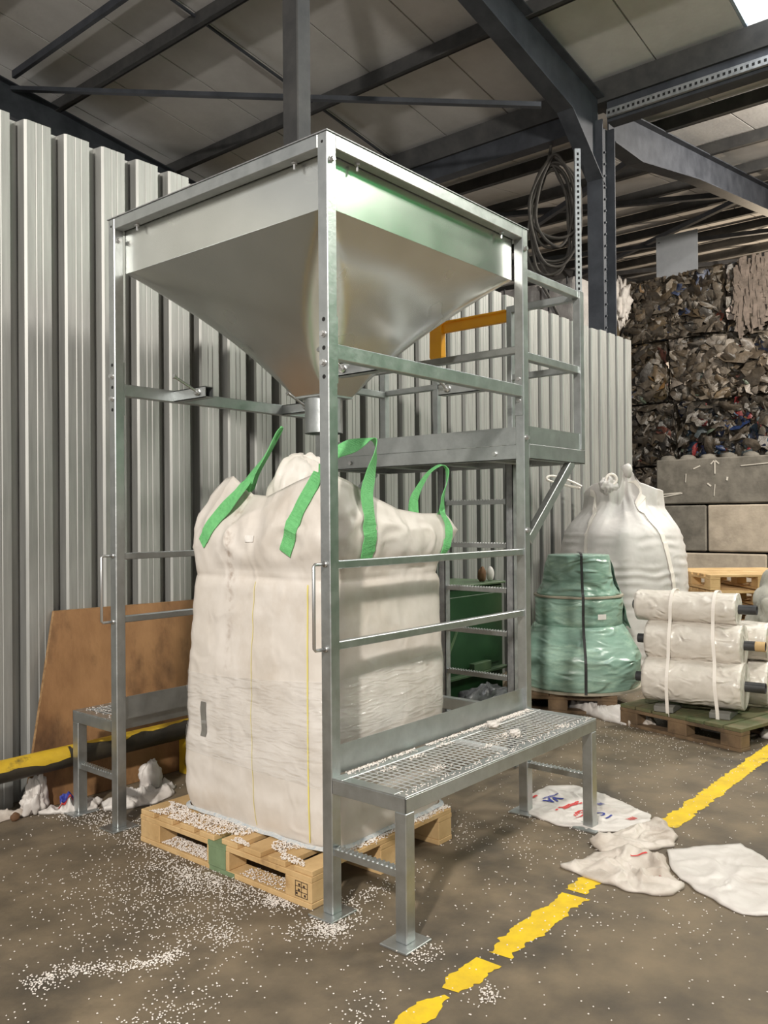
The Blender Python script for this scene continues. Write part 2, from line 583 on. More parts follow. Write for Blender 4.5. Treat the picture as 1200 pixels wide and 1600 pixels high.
mb.prism([(3.0, roof_z(3.0) + .055), (7.2, roof_z(7.2) + .055), (7.2, roof_z(7.2) + .1), (3.0, roof_z(3.0) + .1)], 'y', -12, -1.36)
mb.prism([(7.2, roof_z(7.2) + .055), (27, roof_z(27) + .055), (27, roof_z(27) + .1), (7.2, roof_z(7.2) + .1)], 'y', -12, 16)
obj('roof_deck', mb, M['hole'], ceiling)
# skylight
mb = MB().prism([(3.0, roof_z(3) + .04), (7.05, roof_z(7.05) + .04), (7.05, roof_z(7.05) + .05), (3.0, roof_z(3) + .05)], 'y', -1.32, 0.62)
w1 = structure('window_1', mb, M['skylight'])
mb = MB()
for y in (0.60, -0.35, -1.32):
    mb.prism([(3.0, roof_z(3) - .005), (7.05, roof_z(7.05) - .005), (7.05, roof_z(7.05) + .05), (3.0, roof_z(3) + .05)], 'y', y - 0.015, y + 0.015)
obj('window_rim', mb, M['skylight_frame'], w1)

# purlins along Y, hung under the panels
for x in (-7.2, -5.4, -3.6, -1.75, 0.0, 1.80, 3.62, 5.46, 8.95, 10.7, 12.45, 14.2, 15.95, 17.7, 19.45, 21.2, 22.95, 24.7):
    z = roof_z(x) - 0.02
    mb = MB().box(x - .012, x + .012, -12, 16, z - .2, z).box(x - .07, x, -12, 16, z - .2, z - .185).box(x, x + .07, -12, 16, z - .015, z)
    obj('purlin', mb, M['purlin'], ceiling)
# valley gutter and beam
mb = MB().prism([(6.98, 6.58), (7.42, 6.58), (7.33, 6.36), (7.07, 6.36)], 'y', -12, 16)
obj('valley_gutter', mb, M['purlin'], ceiling)
mb = MB().box(7.11, 7.29, -12, 2.2, 6.12, 6.36).box(7.11, 7.29, 2.4, 16, 6.12, 6.36)
obj('valley_beam', mb, M['steel'], ceiling)


def rafter(y, side, d_end=None, haunch=True):
    """I-section rafter in the plane y, falling to the valley from one side"""
    mb = MB()
    xs = [7.2 + side * t for t in (0.15, 0.95, 3, 9, 15)] if side > 0 else [7.2 + side * t for t in (0.15, 0.95, 3, 8, 15)]
    pts = []
    for i, x in enumerate(xs):
        top = roof_z(x) - 0.22
        dep = 0.42
        if i == 0:
            dep = 1.02 if haunch else 0.42
        if i == 1:
            dep = 0.52
        pts.append((x, top, top - dep))
    for (x0, t0, b0), (x1, t1, b1) in zip(pts, pts[1:]):
        mb.prism([(x0, b0), (x1, b1), (x1, t1), (x0, t0)], 'y', y - .008, y + .008)
        mb.prism([(x0, b0 - .016), (x1, b1 - .016), (x1, b1), (x0, b0)], 'y', y - .1, y + .1)
        mb.prism([(x0, t0), (x1, t1), (x1, t1 + .016), (x0, t0 + .016)], 'y', y - .1, y + .1)
    return mb


for y in (-3.7, 2.3, 8.35, 14.4):
    for sd in (-1, 1):
        obj('rafter', rafter(y, sd, haunch=sd < 0), M['steel'], ceiling)
# wind braces and thin sag bars
obj('wind_brace', MB().bar((2.95, 8.3, 6.95), (5.9, 2.4, 5.94), 0.07, 0.05), M['steel'], ceiling)
obj('wind_brace', MB().bar((2.92, 8.2, 7.08), (2.92, -2.0, 7.1), 0.05, 0.09), M['steel'], ceiling)
for y in (5.44,):
    obj('sag_rod', MB().bar((1.0, y, roof_z(1.0) - .06), (7.1, y, roof_z(7.1) - .06), 0.025, 0.025), M['steel'], ceiling)
for p, q in (((8.95, 8.3, 6.7), (13.2, 2.4, 7.1)), ((8.95, 2.4, 6.5), (13.5, 8.3, 7.1)), ((13.5, 2.4, 7.2), (18, 8.3, 7.7)),
             ((13.5, 8.3, 7.0), (18, 2.4, 7.8)), ((18.2, 8.3, 7.8), (22.7, 2.4, 8.4)), ((18.2, 2.4, 7.6), (22.7, 8.3, 8.2)),
             ((18.2, 2.4, 7.8), (22.7, -3.6, 8.3))):
    obj('wind_brace', MB().bar(p, q, 0.09, 0.09), M['steel'], ceiling)

# columns in the valley
for i, y in enumerate((2.3, 8.35)):
    c = thing('steel_column', ['dark steel column at the end of the corrugated wall', 'dark steel column far behind the corrugated wall'][i], 'column', (7.15, y, 0))
    mb = MB().box(6.98, 6.996, y - .1, y + .1, 0.01, 6.12).box(7.304, 7.32, y - .1, y + .1, 0.01, 6.12).box(6.99, 7.31, y - .008, y + .008, 0.01, 6.12)
    obj('shaft', mb, M['steel'], c)
    obj('base_plate', MB().box(6.92, 7.38, y - .16, y + .16, 0, 0.02), M['steel'], c)
    mb = MB()
    for kx in range(34):
        for dx in (-.06, .06):
            mb.tube([(7.15 + dx, y - .008, 1.2 + kx * .14), (7.15 + dx, y - .03, 1.2 + kx * .14)], 0.013, 6)
    obj('rivet_rows', mb, M['steel'], c, stuff=True)

# grey column behind the hopper, standing behind the wall
c = thing('grey_column', 'plain grey column rising behind the hopper', 'column', (2.12, 2.33, 0))
obj('shaft', MB().box(2.05, 2.19, 2.24, 2.40, 0.012, roof_z(2.1) - .02), M['purlin'], c, bevel=0.008)
obj('base_plate', MB().box(1.97, 2.27, 2.20, 2.46, 0, 0.012), M['purlin'], c)


# perforated struts
def perforated(name, label, p0, p1, w, facing):
    t = thing(name, label, 'strut', p0)
    p0, p1, fc = Vector(p0), Vector(p1), Vector(facing)
    d = (p1 - p0)
    L = d.length
    d.normalize()
    r = d.cross(fc).normalized()
    mb = MB().bar(p0, p1, w, 0.004, fc)
    mb.bar(p0 + r * (w / 2) - fc * 0.02, p1 + r * (w / 2) - fc * 0.02, 0.004, 0.04, fc)
    mb.bar(p0 - r * (w / 2) - fc * 0.02, p1 - r * (w / 2) - fc * 0.02, 0.004, 0.04, fc)
    obj('channel', mb, M['galv_dull'], t)
    hb = MB()
    n = int(L / 0.06)
    for i in range(n):
        q = p0 + d * (0.03 + i * 0.06) + fc * 0.003
        hb.bar(q - d * .014, q + d * .014, w * .35, 0.002, fc)
    obj('slot_row', hb, M['hole'], t, stuff=True)
    return t


perforated('perforated_strut', 'galvanised perforated upright strut beside the dark column', (6.33, 2.19, 3.3), (6.33, 2.19, 5.55), 0.062, (-0.75, -0.66, 0))
perforated('perforated_strut', 'galvanised perforated strut under the valley gutter by the skylight', (7.05, 2.18, 6.20), (7.05, -4.0, 6.20), 0.09, (-1, 0, 0))

# hanging cable coil
CCX, CCY, CCZ = 7.24, 3.0, 5.24
coil = thing('cable_coil', 'coil of dusty cable hanging from the roof beam', 'cable', (CCX, CCY, CCZ))
rr = random.Random(5)
for i in range(7):
    cx, cz = rr.uniform(-.04, .05), rr.uniform(-.1, .08)
    ax, az = rr.uniform(.22, .32), rr.uniform(.45, .72)
    pts = []
    for j in range(40):
        t = 2 * math.pi * j / 40
        u = cx + ax * math.sin(t) * (1 - .2 * math.cos(t)) + .04 * nz((i * 3.1, t, 0), 1.3)
        zz = CCZ + cz + az * math.cos(t) + (.72 - az) * .7
        pts.append((CCX + .64 * u + (i - 3) * .01, CCY - .77 * u + .02 * math.sin(3 * t + i) + (i - 3) * .012, zz))
    obj('cable_loop', MB().tube(pts, 0.02, 6, closed=True), M['cable'], coil, smooth=True)
obj('cable_tail', MB().tube(smooth_path([(CCX - .05, CCY + .05, CCZ + .6), (CCX - .03, CCY + .02, CCZ + .75), (CCX - .02, CCY, 6.12)]), 0.022, 6), M['cable'], coil, smooth=True)
obj('cable_tail', MB().tube(smooth_path([(CCX - .2, CCY + .2, CCZ), (CCX - .22, CCY + .24, CCZ - .5), (CCX - .05, CCY + .05, CCZ - 1.0), (CCX + .08, CCY - .08, CCZ - 1.35)]), 0.02, 6), M['cable'], coil, smooth=True)


# ================================================================== HOPPER STAND
W = D = 1.4466
H = 2.9
P = 0.05
HB = 0.513
stand = thing('hopper_stand', 'galvanised steel bag stand with hopper, side benches, platform and ladder', 'hopper stand', (W / 2, D / 2, 0))
BV = 0.003
for px, py in ((0, 0), (W - P, 0), (0, D - P), (W - P, D - P)):
    po = obj('post', MB().box(px, px + P, py, py + P, 0.008, H), M['galv'], stand, bevel=BV)
    obj('foot_plate', MB().box(px - .045, px + P + .045, py - .035, py + P + .035, 0, 0.009), M['galv'], po, bevel=0.002)
    for z in (2.204, 2.098, 1.991):
        hb = MB()
        hb.tube([(px - .0006, py + P / 2 - .002, z), (px + .002, py + P / 2 - .002, z)], 0.0085, 10)
        obj('bolt_hole', hb, M['hole'], po)
    for z in (2.15, 2.043):
        bb = MB()
        bb.tube([(px + .001, py + P / 2, z), (px - .004, py + P / 2, z)], 0.014, 12)
        bb.tube([(px - .003, py + P / 2, z), (px - .014, py + P / 2, z)], 0.010, 6)
        obj('bolt', bb, M['bolt'], po)
    for z in (2.80, 1.86, 1.40) if px > 1 else (2.80,):
        bb = MB()
        bb.tube([(px + P / 2, py + .001, z), (px + P / 2, py - .004, z)], 0.014, 12)
        bb.tube([(px + P / 2, py - .003, z), (px + P / 2, py - .014, z)], 0.010, 6)
        obj('bolt', bb, M['bolt'], po)
    hb = MB().tube([(px - .0006, py + P / 2, H - .035), (px + .002, py + P / 2, H - .035)], 0.006, 10)
    obj('bolt_hole', hb, M['hole'], po)
# top rails
for a in ((P, W - P, 0, P), (P, W - P, D - P, D), (0, P, P, D - P), (W - P, W, P, D - P)):
    obj('top_rail', MB().box(a[0], a[1], a[2], a[3], 2.847, 2.9), M['galv'], stand, bevel=BV)

# hopper
HI = 0.056          # inset of the hopper wall
ZB, ZS = 2.645, 2.055
hc = (0.7233, 0.7233)


def rounded_square(t, half, r):
    """t in 0..1 round a square of half width, corner radius r, starting mid -Y side"""
    pts = []
    t = (t * 4) % 4
    side = int(t)
    u = (t - side) * 2 - 1
    L = half - r
    a = L * 2
    arc = math.pi * r / 2
    tot = a + arc
    q = (u + 1) / 2 * tot - arc / 2
    if q < 0:
        ang = -math.pi / 4 * (-q / (arc / 2)) if arc > 1e-9 else 0
        x, y = -L + r * math.sin(ang), -L - r * math.cos(ang)
    elif q > a:
        ang = math.pi / 4 * ((q - a) / (arc / 2)) if arc > 1e-9 else 0
        x, y = L + r * math.sin(ang), -L - r * math.cos(ang)
    else:
        x, y = -L + q, -half
    for _ in range(side):
        x, y = -y, x
    return x, y


hopper = None
half_top = W / 2 - HI


def hop(u, v):
    if v < 0.001:
        half, z, r = half_top, 2.86, 0.004
    else:
        half = half_top + (0.095 - half_top) * v
        z = ZB + (ZS - ZB) * v
        r = min(half * 0.98, 0.004 + 0.15 * math.sin(math.pi * min(v * 1.05, 1)) ** 0.8)
    x, y = rounded_square(u, half, r)
    p = Vector((hc[0] + x, hc[1] + y, z))
    wob = 0.016 * math.sin(math.pi * v) * (nz((p.x * 1.7, p.y * 1.7, p.z * 2.2)) )
    d = Vector((x, y, 0)).normalized()
    return p + d * wob


mb = MB().grid(lambda u, v: hop(u, max(v, 0.0011)), 160, 28, closed_u=True)
hopper = obj('hopper', mb, M['hopper'], stand, smooth=True)
hopper.data.materials[0] = M['hopper']
hw = half_top
mb = MB()
x0, x1 = hc[0] - hw, hc[0] + hw
for a in ((x0, x1, x0, x0 + .003), (x0, x1, x1 - .003, x1), (x0, x0 + .003, x0, x1), (x1 - .003, x1, x0, x1)):
    mb.box(a[0], a[1], a[2], a[3], ZB, 2.895)
obj('hopper_band', mb, M['hopper'], hopper, bevel=0)
obj('hopper_lip', MB().box(-.004, W + .004, -.004, P, 2.9, 2.904).box(-.004, W + .004, D - P, D + .004, 2.9, 2.904)
    .box(-.004, P, P, D - P, 2.9, 2.904).box(W - P, W + .004, P, D - P, 2.9, 2.904), M['galv_dull'], hopper)
mb = MB()
for i in range(24):
    pass
mb.tube([(hc[0], hc[1], 2.06), (hc[0], hc[1], 1.88)], 0.092, 40, caps=False)
mb.tube([(hc[0], hc[1], 1.88), (hc[0], hc[1], 2.06)], 0.089, 40, caps=False)
obj('spout', mb, M['galv'], hopper, smooth=True, recalc=False)
obj('spout_collar', MB().box(hc[0] - .1, hc[0] + .1, hc[1] - .1, hc[1] + .1, 2.05, 2.057), M['galv'], hopper)
for q in (0.2, 1.25):
    for (bx, by) in ((0.028, q), (q, 0.028)):
        mb = MB()
        mb.tube([(bx, by, 2.85), (bx, by, 2.838)], 0.012, 6)
        mb.tube([(bx, by, 2.845), (bx, by, 2.815)], 0.005, 8)
        obj('rim_bolt', mb, M['bolt'], hopper)

# cross bars with hook arms
for y0, sgn in ((0.0, 1), (D - P, -1)):
    yc = y0 + P / 2
    cb = obj('cross_bar', MB().box(P + .006, W - P - .006, yc - .02, yc + .02, 2.06, 2.118), M['galv'], stand, bevel=BV)
    obj('end_plate', MB().box(P, P + .006, y0 + .003, y0 + P - .003, 1.97, 2.22), M['galv'], cb)
    obj('end_plate', MB().box(W - P - .006, W - P, y0 + .003, y0 + P - .003, 1.97, 2.22), M['galv'], cb)
    for xa in (0.34, 1.085):
        ya, yb = yc + sgn * 0.02, yc + sgn * 0.27
        lo, hi = min(ya, yb), max(ya, yb)
        mb = MB()
        mb.box(xa, xa + .004, lo, hi, 2.062, 2.116).box(xa + .046, xa + .05, lo, hi, 2.062, 2.116)
        mb.box(xa, xa + .05, lo, hi, 2.112, 2.116).box(xa, xa + .05, lo, hi, 2.062, 2.066)
        obj('hook_arm', mb, M['galv'], cb)
        yp = yc + sgn * 0.215
        mb = MB().tube([(xa + .01, yp, 2.085), (xa - .14, yp, 2.15)], 0.007, 8).tube([(xa - .138, yp, 2.149), (xa - .145, yp, 2.152)], 0.012, 8).tube([(xa, yp, 2.088), (xa - .012, yp, 2.094)], 0.018, 10)
        obj('hook_peg', mb, M['bolt'], cb, smooth=False)

# guard rails below
for y0 in (0.008, D - P + .008):
    for z in (0.975, 1.277):
        obj('guard_rail', MB().box(P, W - P, y0, y0 + .034, z, z + .031), M['galv'], stand, bevel=BV)
    z0 = 0.513
    obj('kick_plate', MB().box(P, W - P, y0 + .012, y0 + .016, HB - .002, 0.617), M['galv'], stand)
# handles on the front posts
for y0 in (0.024, D - 0.024):
    pts = [(-.0, y0, 1.297), (-.055, y0, 1.297), (-.062, y0, 1.29), (-.062, y0, 0.99), (-.055, y0, 0.983), (0, y0, 0.983)]
    mb = MB().tube(pts, 0.0065, 10)
    mb.tube([(0, y0, 1.297), (-.006, y0, 1.297)], 0.012, 10).tube([(0, y0, 0.983), (-.006, y0, 0.983)], 0.012, 10)
    obj('handle', mb, M['bolt'], stand, smooth=True)

# benches
for sgn, yin in ((-1, 0.0), (1, D)):
    B = 0.346
    yo = yin + sgn * B
    lo, hi = min(yin, yo), max(yin, yo)
    mb = MB()
    ang = 0.05
    # perimeter of angle section: top flange and skirt
    for (xa, xb, ya, yb) in ((0, W, lo, lo + .05), (0, W, hi - .05, hi), (0, .05, lo + .05, hi - .05), (W - .05, W, lo + .05, hi - .05)):
        mb.box(xa, xb, ya, yb, HB - .006, HB)
    for (xa, xb, ya, yb) in ((0, W, lo, lo + .005), (0, W, hi - .005, hi), (0, .005, lo, hi), (W - .005, W, lo, hi)):
        mb.box(xa, xb, ya, yb, HB - .058, HB - .006)
    bench = obj('bench', mb, M['galv'], stand, bevel=0.0015)
    for xa in (0.0, W - P):
        ya = yo if sgn < 0 else yo - P
        lg = obj('bench_leg', MB().box(xa, xa + P, ya, ya + P, 0.008, HB - .059), M['galv'], bench, bevel=BV)
    for xa in (0.0, W - P):
        ya = yo if sgn < 0 else yo - P
        obj('bench_foot', MB().box(xa - .045, xa + P + .045, ya - .035, ya + P + .035, 0, 0.009), M['galv'], bench, bevel=0.002)
    # grating: square mesh of bars in two bays
    mb = MB()
    zt = HB - .001
    n = 44
    for i in range(n + 1):
        x = 0.05 + (W - .1) * i / n
        mb.box(x - .0015, x + .0015, lo + .048, hi - .048, zt - .0035, zt)
    for j in range(9):
        y = lo + .05 + (B - .1) * j / 8
        mb.box(.048, W - .048, y - .0015, y + .0015, zt - .0035, zt - .0005)
    obj('grating', mb, M['grating'], bench, stuff=True, recalc=True)
    obj('grating_divider', MB().box(W / 2 - .012, W / 2 + .012, lo + .05, hi - .05, HB - .02, HB + .002), M['grating'], bench)
    # serrated step rungs between post and leg at both ends
    for xa in (0.008, W - .042):
        ya, yb = (yo + P, 0.0) if sgn < 0 else (D, yo - P)
        mb = MB().box(xa, xa + .034, ya, yb, 0.225, 0.25)
        nt_ = 14
        for i in range(nt_):
            y = ya + (yb - ya) * (i + .5) / nt_
            mb.bar((xa + .004, y - .006, 0.252), (xa + .030, y + .006, 0.252), 0.008, 0.008)
        obj('step_rung', mb, M['galv'], bench)

# tie bar at the back
obj('tie_bar', MB().box(W - P, W - .005, P, D - P, 0.45, 0.51), M['galv'], stand, bevel=BV)

# platform beyond the back posts
X2 = 2.05
plat = obj('platform', MB().box(W, X2, 0.02, D - .02, 1.805, 1.826), M['galv_dull'], stand)
mb = MB()
mb.box(W, X2, 0.0, .006, 1.755, 1.83).box(W, X2, D - .006, D, 1.755, 1.83).box(W - .004, W + .002, P, D - P, 1.755, 1.83).box(X2 - .006, X2, 0, D, 1.755, 1.83)
mb.box(W, X2, 0.0, .05, 1.755, 1.761).box(W, X2, D - .05, D, 1.755, 1.761).box(W - .004, W + .05, P, D - P, 1.755, 1.761)
for yy in (.36, .72, 1.08):
    mb.box(W, X2, yy - .02, yy + .02, 1.765, 1.805)
obj('platform_channel', mb, M['galv'], plat, bevel=0.0015)
mb = MB().box(W + .01, X2 - .046, 0.006, .010, 1.832, 1.92).box(W + .01, X2 - .046, D - .010, D - .006, 1.832, 1.92).box(W - .004, W, P + .002, D - P - .002, 1.832, 1.92)
mb.box(X2 - .004, X2, .046, .43, 1.832, 1.92).box(X2 - .004, X2, .98, D - .05, 1.832, 1.92)
obj('toe_board', mb, M['galv'], plat)
for yy in (.2, 1.2):
    obj('channel_bolt', MB().tube([(W - .004, yy, 1.79), (W - .016, yy, 1.79)], 0.012, 6), M['bolt'], plat)
for yy in (0.0, D - .045):
    obj('platform_post', MB().box(X2 - .044, X2 + .001, yy - .001 if yy < 1 else yy, yy + .045 if yy < 1 else yy + .046, 1.8305, 2.709), M['galv'], plat, bevel=BV)
for yy in (0.008, D - .048):
    obj('platform_rail', MB().box(W, X2 - .046, yy, yy + .04, 2.668, 2.708), M['galv'], plat, bevel=BV)
    obj('platform_rail', MB().box(W, X2 - .045, yy, yy + .04, 2.252, 2.292), M['galv'], plat, bevel=BV)
for ya, yb in ((.045, .44), (.98, D - .045)):
    obj('platform_rail', MB().box(X2 - .042, X2 - .004, ya, yb, 2.66, 2.70), M['galv'], plat, bevel=BV)
    obj('platform_rail', MB().box(X2 - .042, X2 - .004, ya, yb, 2.265, 2.30), M['galv'], plat, bevel=BV)
obj('platform_rail', MB().box(W - .04, W - .004, P, D - P, 2.283, 2.32), M['galv'], plat, bevel=BV)
for yy in (.44, .98):
    obj('platform_post', MB().box(X2 - .04, X2 - .002, yy, yy + .035, 1.83, 2.70), M['galv'], plat, bevel=BV)
for yy in (0.0, D - .04):
    mb = MB().bar((W + .002, yy + .02, 1.345), (X2 - .13, yy + .02, 1.76), 0.038, 0.05)
    obj('platform_brace', mb, M['galv'], plat, bevel=BV)

# ladder
ladder = obj('ladder', MB().box(X2 - .002, X2 + .004, .42, 1.0, 1.76, 1.82), M['galv_dull'], stand)
for yy in (.435, .925):
    st = MB().box(2.0, 2.006, yy, yy + .05, 0.01, 1.80).box(2.0, 2.05, yy, yy + .006, 0.01, 1.80).box(2.0, 2.05, yy + .044, yy + .05, .01, 1.80)
    obj('stringer', st, M['galv_dull'], ladder, bevel=0.001)
for z in (0.27, 0.53, 0.79, 1.045, 1.309, 1.567):
    mb = MB().box(2.01, 2.04, .485, .925, z - .026, z)
    for i in range(22):
        y = .49 + .43 * (i + .5) / 22
        mb.bar((2.012, y - .006, z + .002), (2.038, y + .006, z + .002), 0.008, 0.008)
    obj('rung', mb, M['galv'], ladder)

# yellow gate
gate = obj('safety_gate', MB().box(X2 - .03, X2 + .0, .476, 1.02, 2.615, 2.675).box(X2 - .045, X2 - .03, .476, 1.02, 2.672, 2.684), M['yellow_gate'], stand, bevel=0.003)
poly = [(.94, 2.62), (.94, 2.47)] + [(.985 + .045 * math.cos(a), 2.47 + .045 * math.sin(a)) for a in [math.pi * (1 + i / 8) for i in range(9)]] + [(1.03, 2.47), (1.03, 2.684), (.94, 2.684)]
obj('gate_end', MB().prism(poly, 'x', X2 - .05, X2 - .0), M['yellow_gate'], gate, bevel=0.004)

# ================================================================== PALLET UNDER THE BAG


def pallet_parts(root, wx, ly, mats, boards=7, bwid=.12):
    """local coordinates: deck boards run along x, base boards along y; corner at 0,0"""
    bw = 0.10
    H1, H2, H3, H4 = .022, .1, .122, .144
    rr = random.Random(int(wx * 1000 + ly * 77))
    xs = (0, wx / 2 - .05, wx - .1)
    ys = (0, ly / 2 - .0725, ly - .145)
    for x in xs:
        obj('base_board', MB().box(x, x + bw, 0, ly, 0, H1), mats[0], root, local=True, bevel=.002)
    for i, x in enumerate(xs):
        for j, y in enumerate(ys):
            b = obj('block', MB().box(x + .001, x + bw - .001, y + .001, y + .144, H1, H2), mats[0], root, local=True, bevel=.003)
            b['pos'] = i * 3 + j
    for x in xs:
        obj('stringer_board', MB().box(x, x + bw, 0, ly, H2, H3), mats[0], root, local=True, bevel=.002)
    w0 = .145
    n = boards
    gap = (ly - bwid * n) / (n - 1)
    for i in range(n):
        y = i * (bwid + gap) + (rr.uniform(-.004, .004) if 0 < i < n - 1 else 0)
        obj('deck_board', MB().box(rr.uniform(0, .006), wx - rr.uniform(0, .006), y, y + bwid, H3 + .0005, H4 + rr.uniform(-.001, .001)), mats[1] if len(mats) > 1 else mats[0], root, local=True, bevel=.002)


pal = thing('wooden_pallet', 'light pine pallet with pellets spilled on it under the white bulk bag', 'pallet', (-.007, .103, 0))
pallet_parts(pal, .905, 1.098, [M['wood'], M['wood']], 8, .098)
for x0 in (0, ):
    obj('green_patch', MB().box(-.0012, 0.0, .495, .605, .02, .1).box(-.0012, .101, .493, .61, .1005, .1222).box(-.0012, .0, .44, .6, .001, .021), M['green_paint'], pal, local=True, label='green painted middle of the pallet side')
mb = MB()
for i in range(3):
    mb.box(-.0012, 0, .02 + i * .032, .022 + i * .032, .035, .092)
for zz in (.035, .054, .073, .092):
    mb.box(-.0012, 0, .02, .086, zz - .001, zz + .001)
for (a, b) in ((.03, .044), (.06, .08), (.062, .06), (.035, .078), (.074, .045)):
    mb.box(-.0012, 0, a, a + .009, b - .004, b + .004)
obj('stamp', mb, M['dark_ink'], pal, local=True, label='dark stamp burned into the corner block')

# ================================================================== BULK BAG
bag = thing('bulk_bag', 'large white woven bulk bag with green lifting straps on pine pallet', 'bulk bag', (.54, .63, .145))
BX0, BX1, BY0, BY1 = .135, .945, .135, 1.115
BCX, BCY = (BX0 + BX1) / 2, (BY0 + BY1) / 2
BHX, BHY = (BX1 - BX0) / 2, (BY1 - BY0) / 2
RC = .11


def rect_round(t, hx, hy, r):
    """arc-length parameter t in 0..1, start at middle of -Y side, counter-clockwise"""
    seg = [hx - r, math.pi * r / 2, 2 * (hy - r), math.pi * r / 2, 2 * (hx - r), math.pi * r / 2, 2 * (hy - r), math.pi * r / 2, hx - r]
    L = sum(seg)
    q = (t % 1.0) * L
    for i, s_ in enumerate(seg):
        if q <= s_ or i == 8:
            break
        q -= s_
    if i == 0:
        return q, -hy
    if i == 1:
        a = q / r
        return hx - r + r * math.sin(a), -hy + r - r * math.cos(a)
    if i == 2:
        return hx, -hy + r + q
    if i == 3:
        a = q / r
        return hx - r + r * math.cos(a), hy - r + r * math.sin(a)
    if i == 4:
        return hx - r - q, hy
    if i == 5:
        a = q / r
        return -hx + r - r * math.sin(a), hy - r + r * math.cos(a)
    if i == 6:
        return -hx, hy - r - q
    if i == 7:
        a = q / r
        return -hx + r - r * math.cos(a), -hy + r - r * math.sin(a)
    return -hx + r + q, -hy


RIM = [  # t, world rim point, going round from mid -Y
    (0.00, (.60, .165, 1.505)), (0.07, (.76, .155, 1.485)), (0.123, (.945, .165, 1.485)), (0.19, (.955, .33, 1.47)), (0.25, (.93, .62, 1.44)),
    (0.377, (.89, 1.05, 1.50)), (0.5, (.58, 1.04, 1.48)), (0.623, (.33, .99, 1.66)), (0.66, (.285, .88, 1.665)), (0.71, (.25, .70, 1.575)),
    (0.77, (.225, .58, 1.565)), (0.83, (.185, .36, 1.62)), (0.877, (.175, .20, 1.66)), (0.91, (.28, .165, 1.62)), (0.95, (.42, .16, 1.56)), (1.00, (.60, .165, 1.505))]


def rim_pt(t):
    t = t % 1.0
    for (a, p), (b, q) in zip(RIM, RIM[1:]):
        if a <= t <= b:
            f = (t - a) / (b - a)
            f = f * f * (3 - 2 * f)
            return Vector(p).lerp(Vector(q), f)
    return Vector(RIM[0][1])


ZSH = 1.255


def bag_body(t, z):
    k_ = (z - .145) / (ZSH - .145)
    b = 1.0 - .05 * max(0, 1 - (z - .145) / .10) ** 2      # rounded bottom
    b += .012 * math.sin(math.pi * min(max(k_, 0), 1))
    b -= .030 * max(0, k_ - .25)
    b -= .010 * math.exp(-((z - .55) / .05) ** 2)
    sx = b
    x, y = rect_round(t, BHX * sx, BHY * b, RC)
    bul = .020 * math.sin(math.pi * min(max(k_, 0), 1))
    # belly of flat sides
    x += bul * (x / BHX) * max(0, 1 - (y / BHY) ** 2)
    y += bul * (y / BHY) * max(0, 1 - (x / BHX) ** 2)
    lean = .045 * max(0, k_) if y > 0 else 0
    p = Vector((BCX + x, BCY + y, z))
    if y > 0:
        p.y -= .07 * max(0, k_ - .1) * (y / BHY)
    n = Vector((x / BHX, y / BHY, 0)).normalized()
    w = .006 * nz((p.x * 4, p.y * 4, p.z * 11)) + .004 * nz((p.x * 11, p.y * 11, p.z * 23)) + .005 * max(0, 1 - 7 * abs(nz((p.x * 3, p.y * 3, p.z * 7 + 3)))) * max(0, nz((p.x * 2 + 4, p.y * 2, p.z * 2)))
    cr = max(0, 1 - abs(z - 1.215) / .055)
    w += -.018 * cr * cr * (0.6 + .8 * nz((p.x * 5, p.y * 5, 3.3)))
    cr2 = max(0, 1 - abs(z - 1.165) / .05)
    w += .008 * cr2 * (0.5 + nz((p.x * 7, p.y * 7, 1.3)))
    return p + n * w


def bag_upper(t, w):
    a = bag_body(t, ZSH)
    r = rim_pt(t)
    p = a.lerp(r, w)
    c = Vector((BCX, BCY, p.z))
    n = (p - c).normalized()
    bulge = .055 * math.sin(math.pi * min(w * 1.0, 1)) ** 0.9
    p = p + n * bulge
    amp = math.sin(math.pi * min(max(w, 0), 1) * .9 + .15)
    wr = .020 * nz((p.x * 5 + 3, p.y * 5, p.z * 5)) + .012 * nz((p.x * 11, p.y * 11 + 5, p.z * 7)) + .006 * abs(nz((p.x * 20, p.y * 20, p.z * 14))) + .014 * max(0, 1 - 6 * abs(nz((p.x * 4 + 2, p.y * 4, p.z * 5)))) + .008 * max(0, 1 - 5 * abs(nz((p.x * 9, p.y * 9 + 3, p.z * 8))))
    return p + n * wr * amp


def bag_top(t, w):
    r = rim_pt(t)
    c = Vector((BCX + .02, BCY + .02, 1.40))
    p = r.lerp(c, w)
    p.z = r.z + (1.40 - r.z) * (w ** 0.55)
    p.z += .05 * nz((p.x * 6, p.y * 6, 9)) * math.sin(math.pi * w) + .02 * nz((p.x * 15, p.y * 15, 4)) * math.sin(math.pi * w)
    return p


NB = 240
zs = [.147, .150, .158, .172, .19, .22] + [.26 + i * (.90) / 42 for i in range(43)] + [1.17 + i * .009 for i in range(1, 10)]
rows = []
mb = MB()
ring = []
for z in zs:
    ring.append([bag_body(i / NB, z) for i in range(NB)])
for j in range(1, 25):
    ring.append([bag_upper(i / NB, j / 24) for i in range(NB)])
for j in range(1, 13):
    ring.append([bag_top(i / NB, j / 13) for i in range(NB)])
for rg in ring:
    mb.v += rg
for j in range(len(ring) - 1):
    for i in range(NB):
        i2 = (i + 1) % NB
        mb.f.append((j * NB + i, j * NB + i2, (j + 1) * NB + i2, (j + 1) * NB + i))
mb.f.append(tuple(reversed(range(NB))))
mb.f.append(tuple((len(ring) - 1) * NB + i for i in range(NB)))
obj('bag_body', mb, M['bag_fabric'], bag, smooth=True)
BAG_TREE = BVHTree.FromPolygons([tuple(v) for v in mb.v], mb.f)


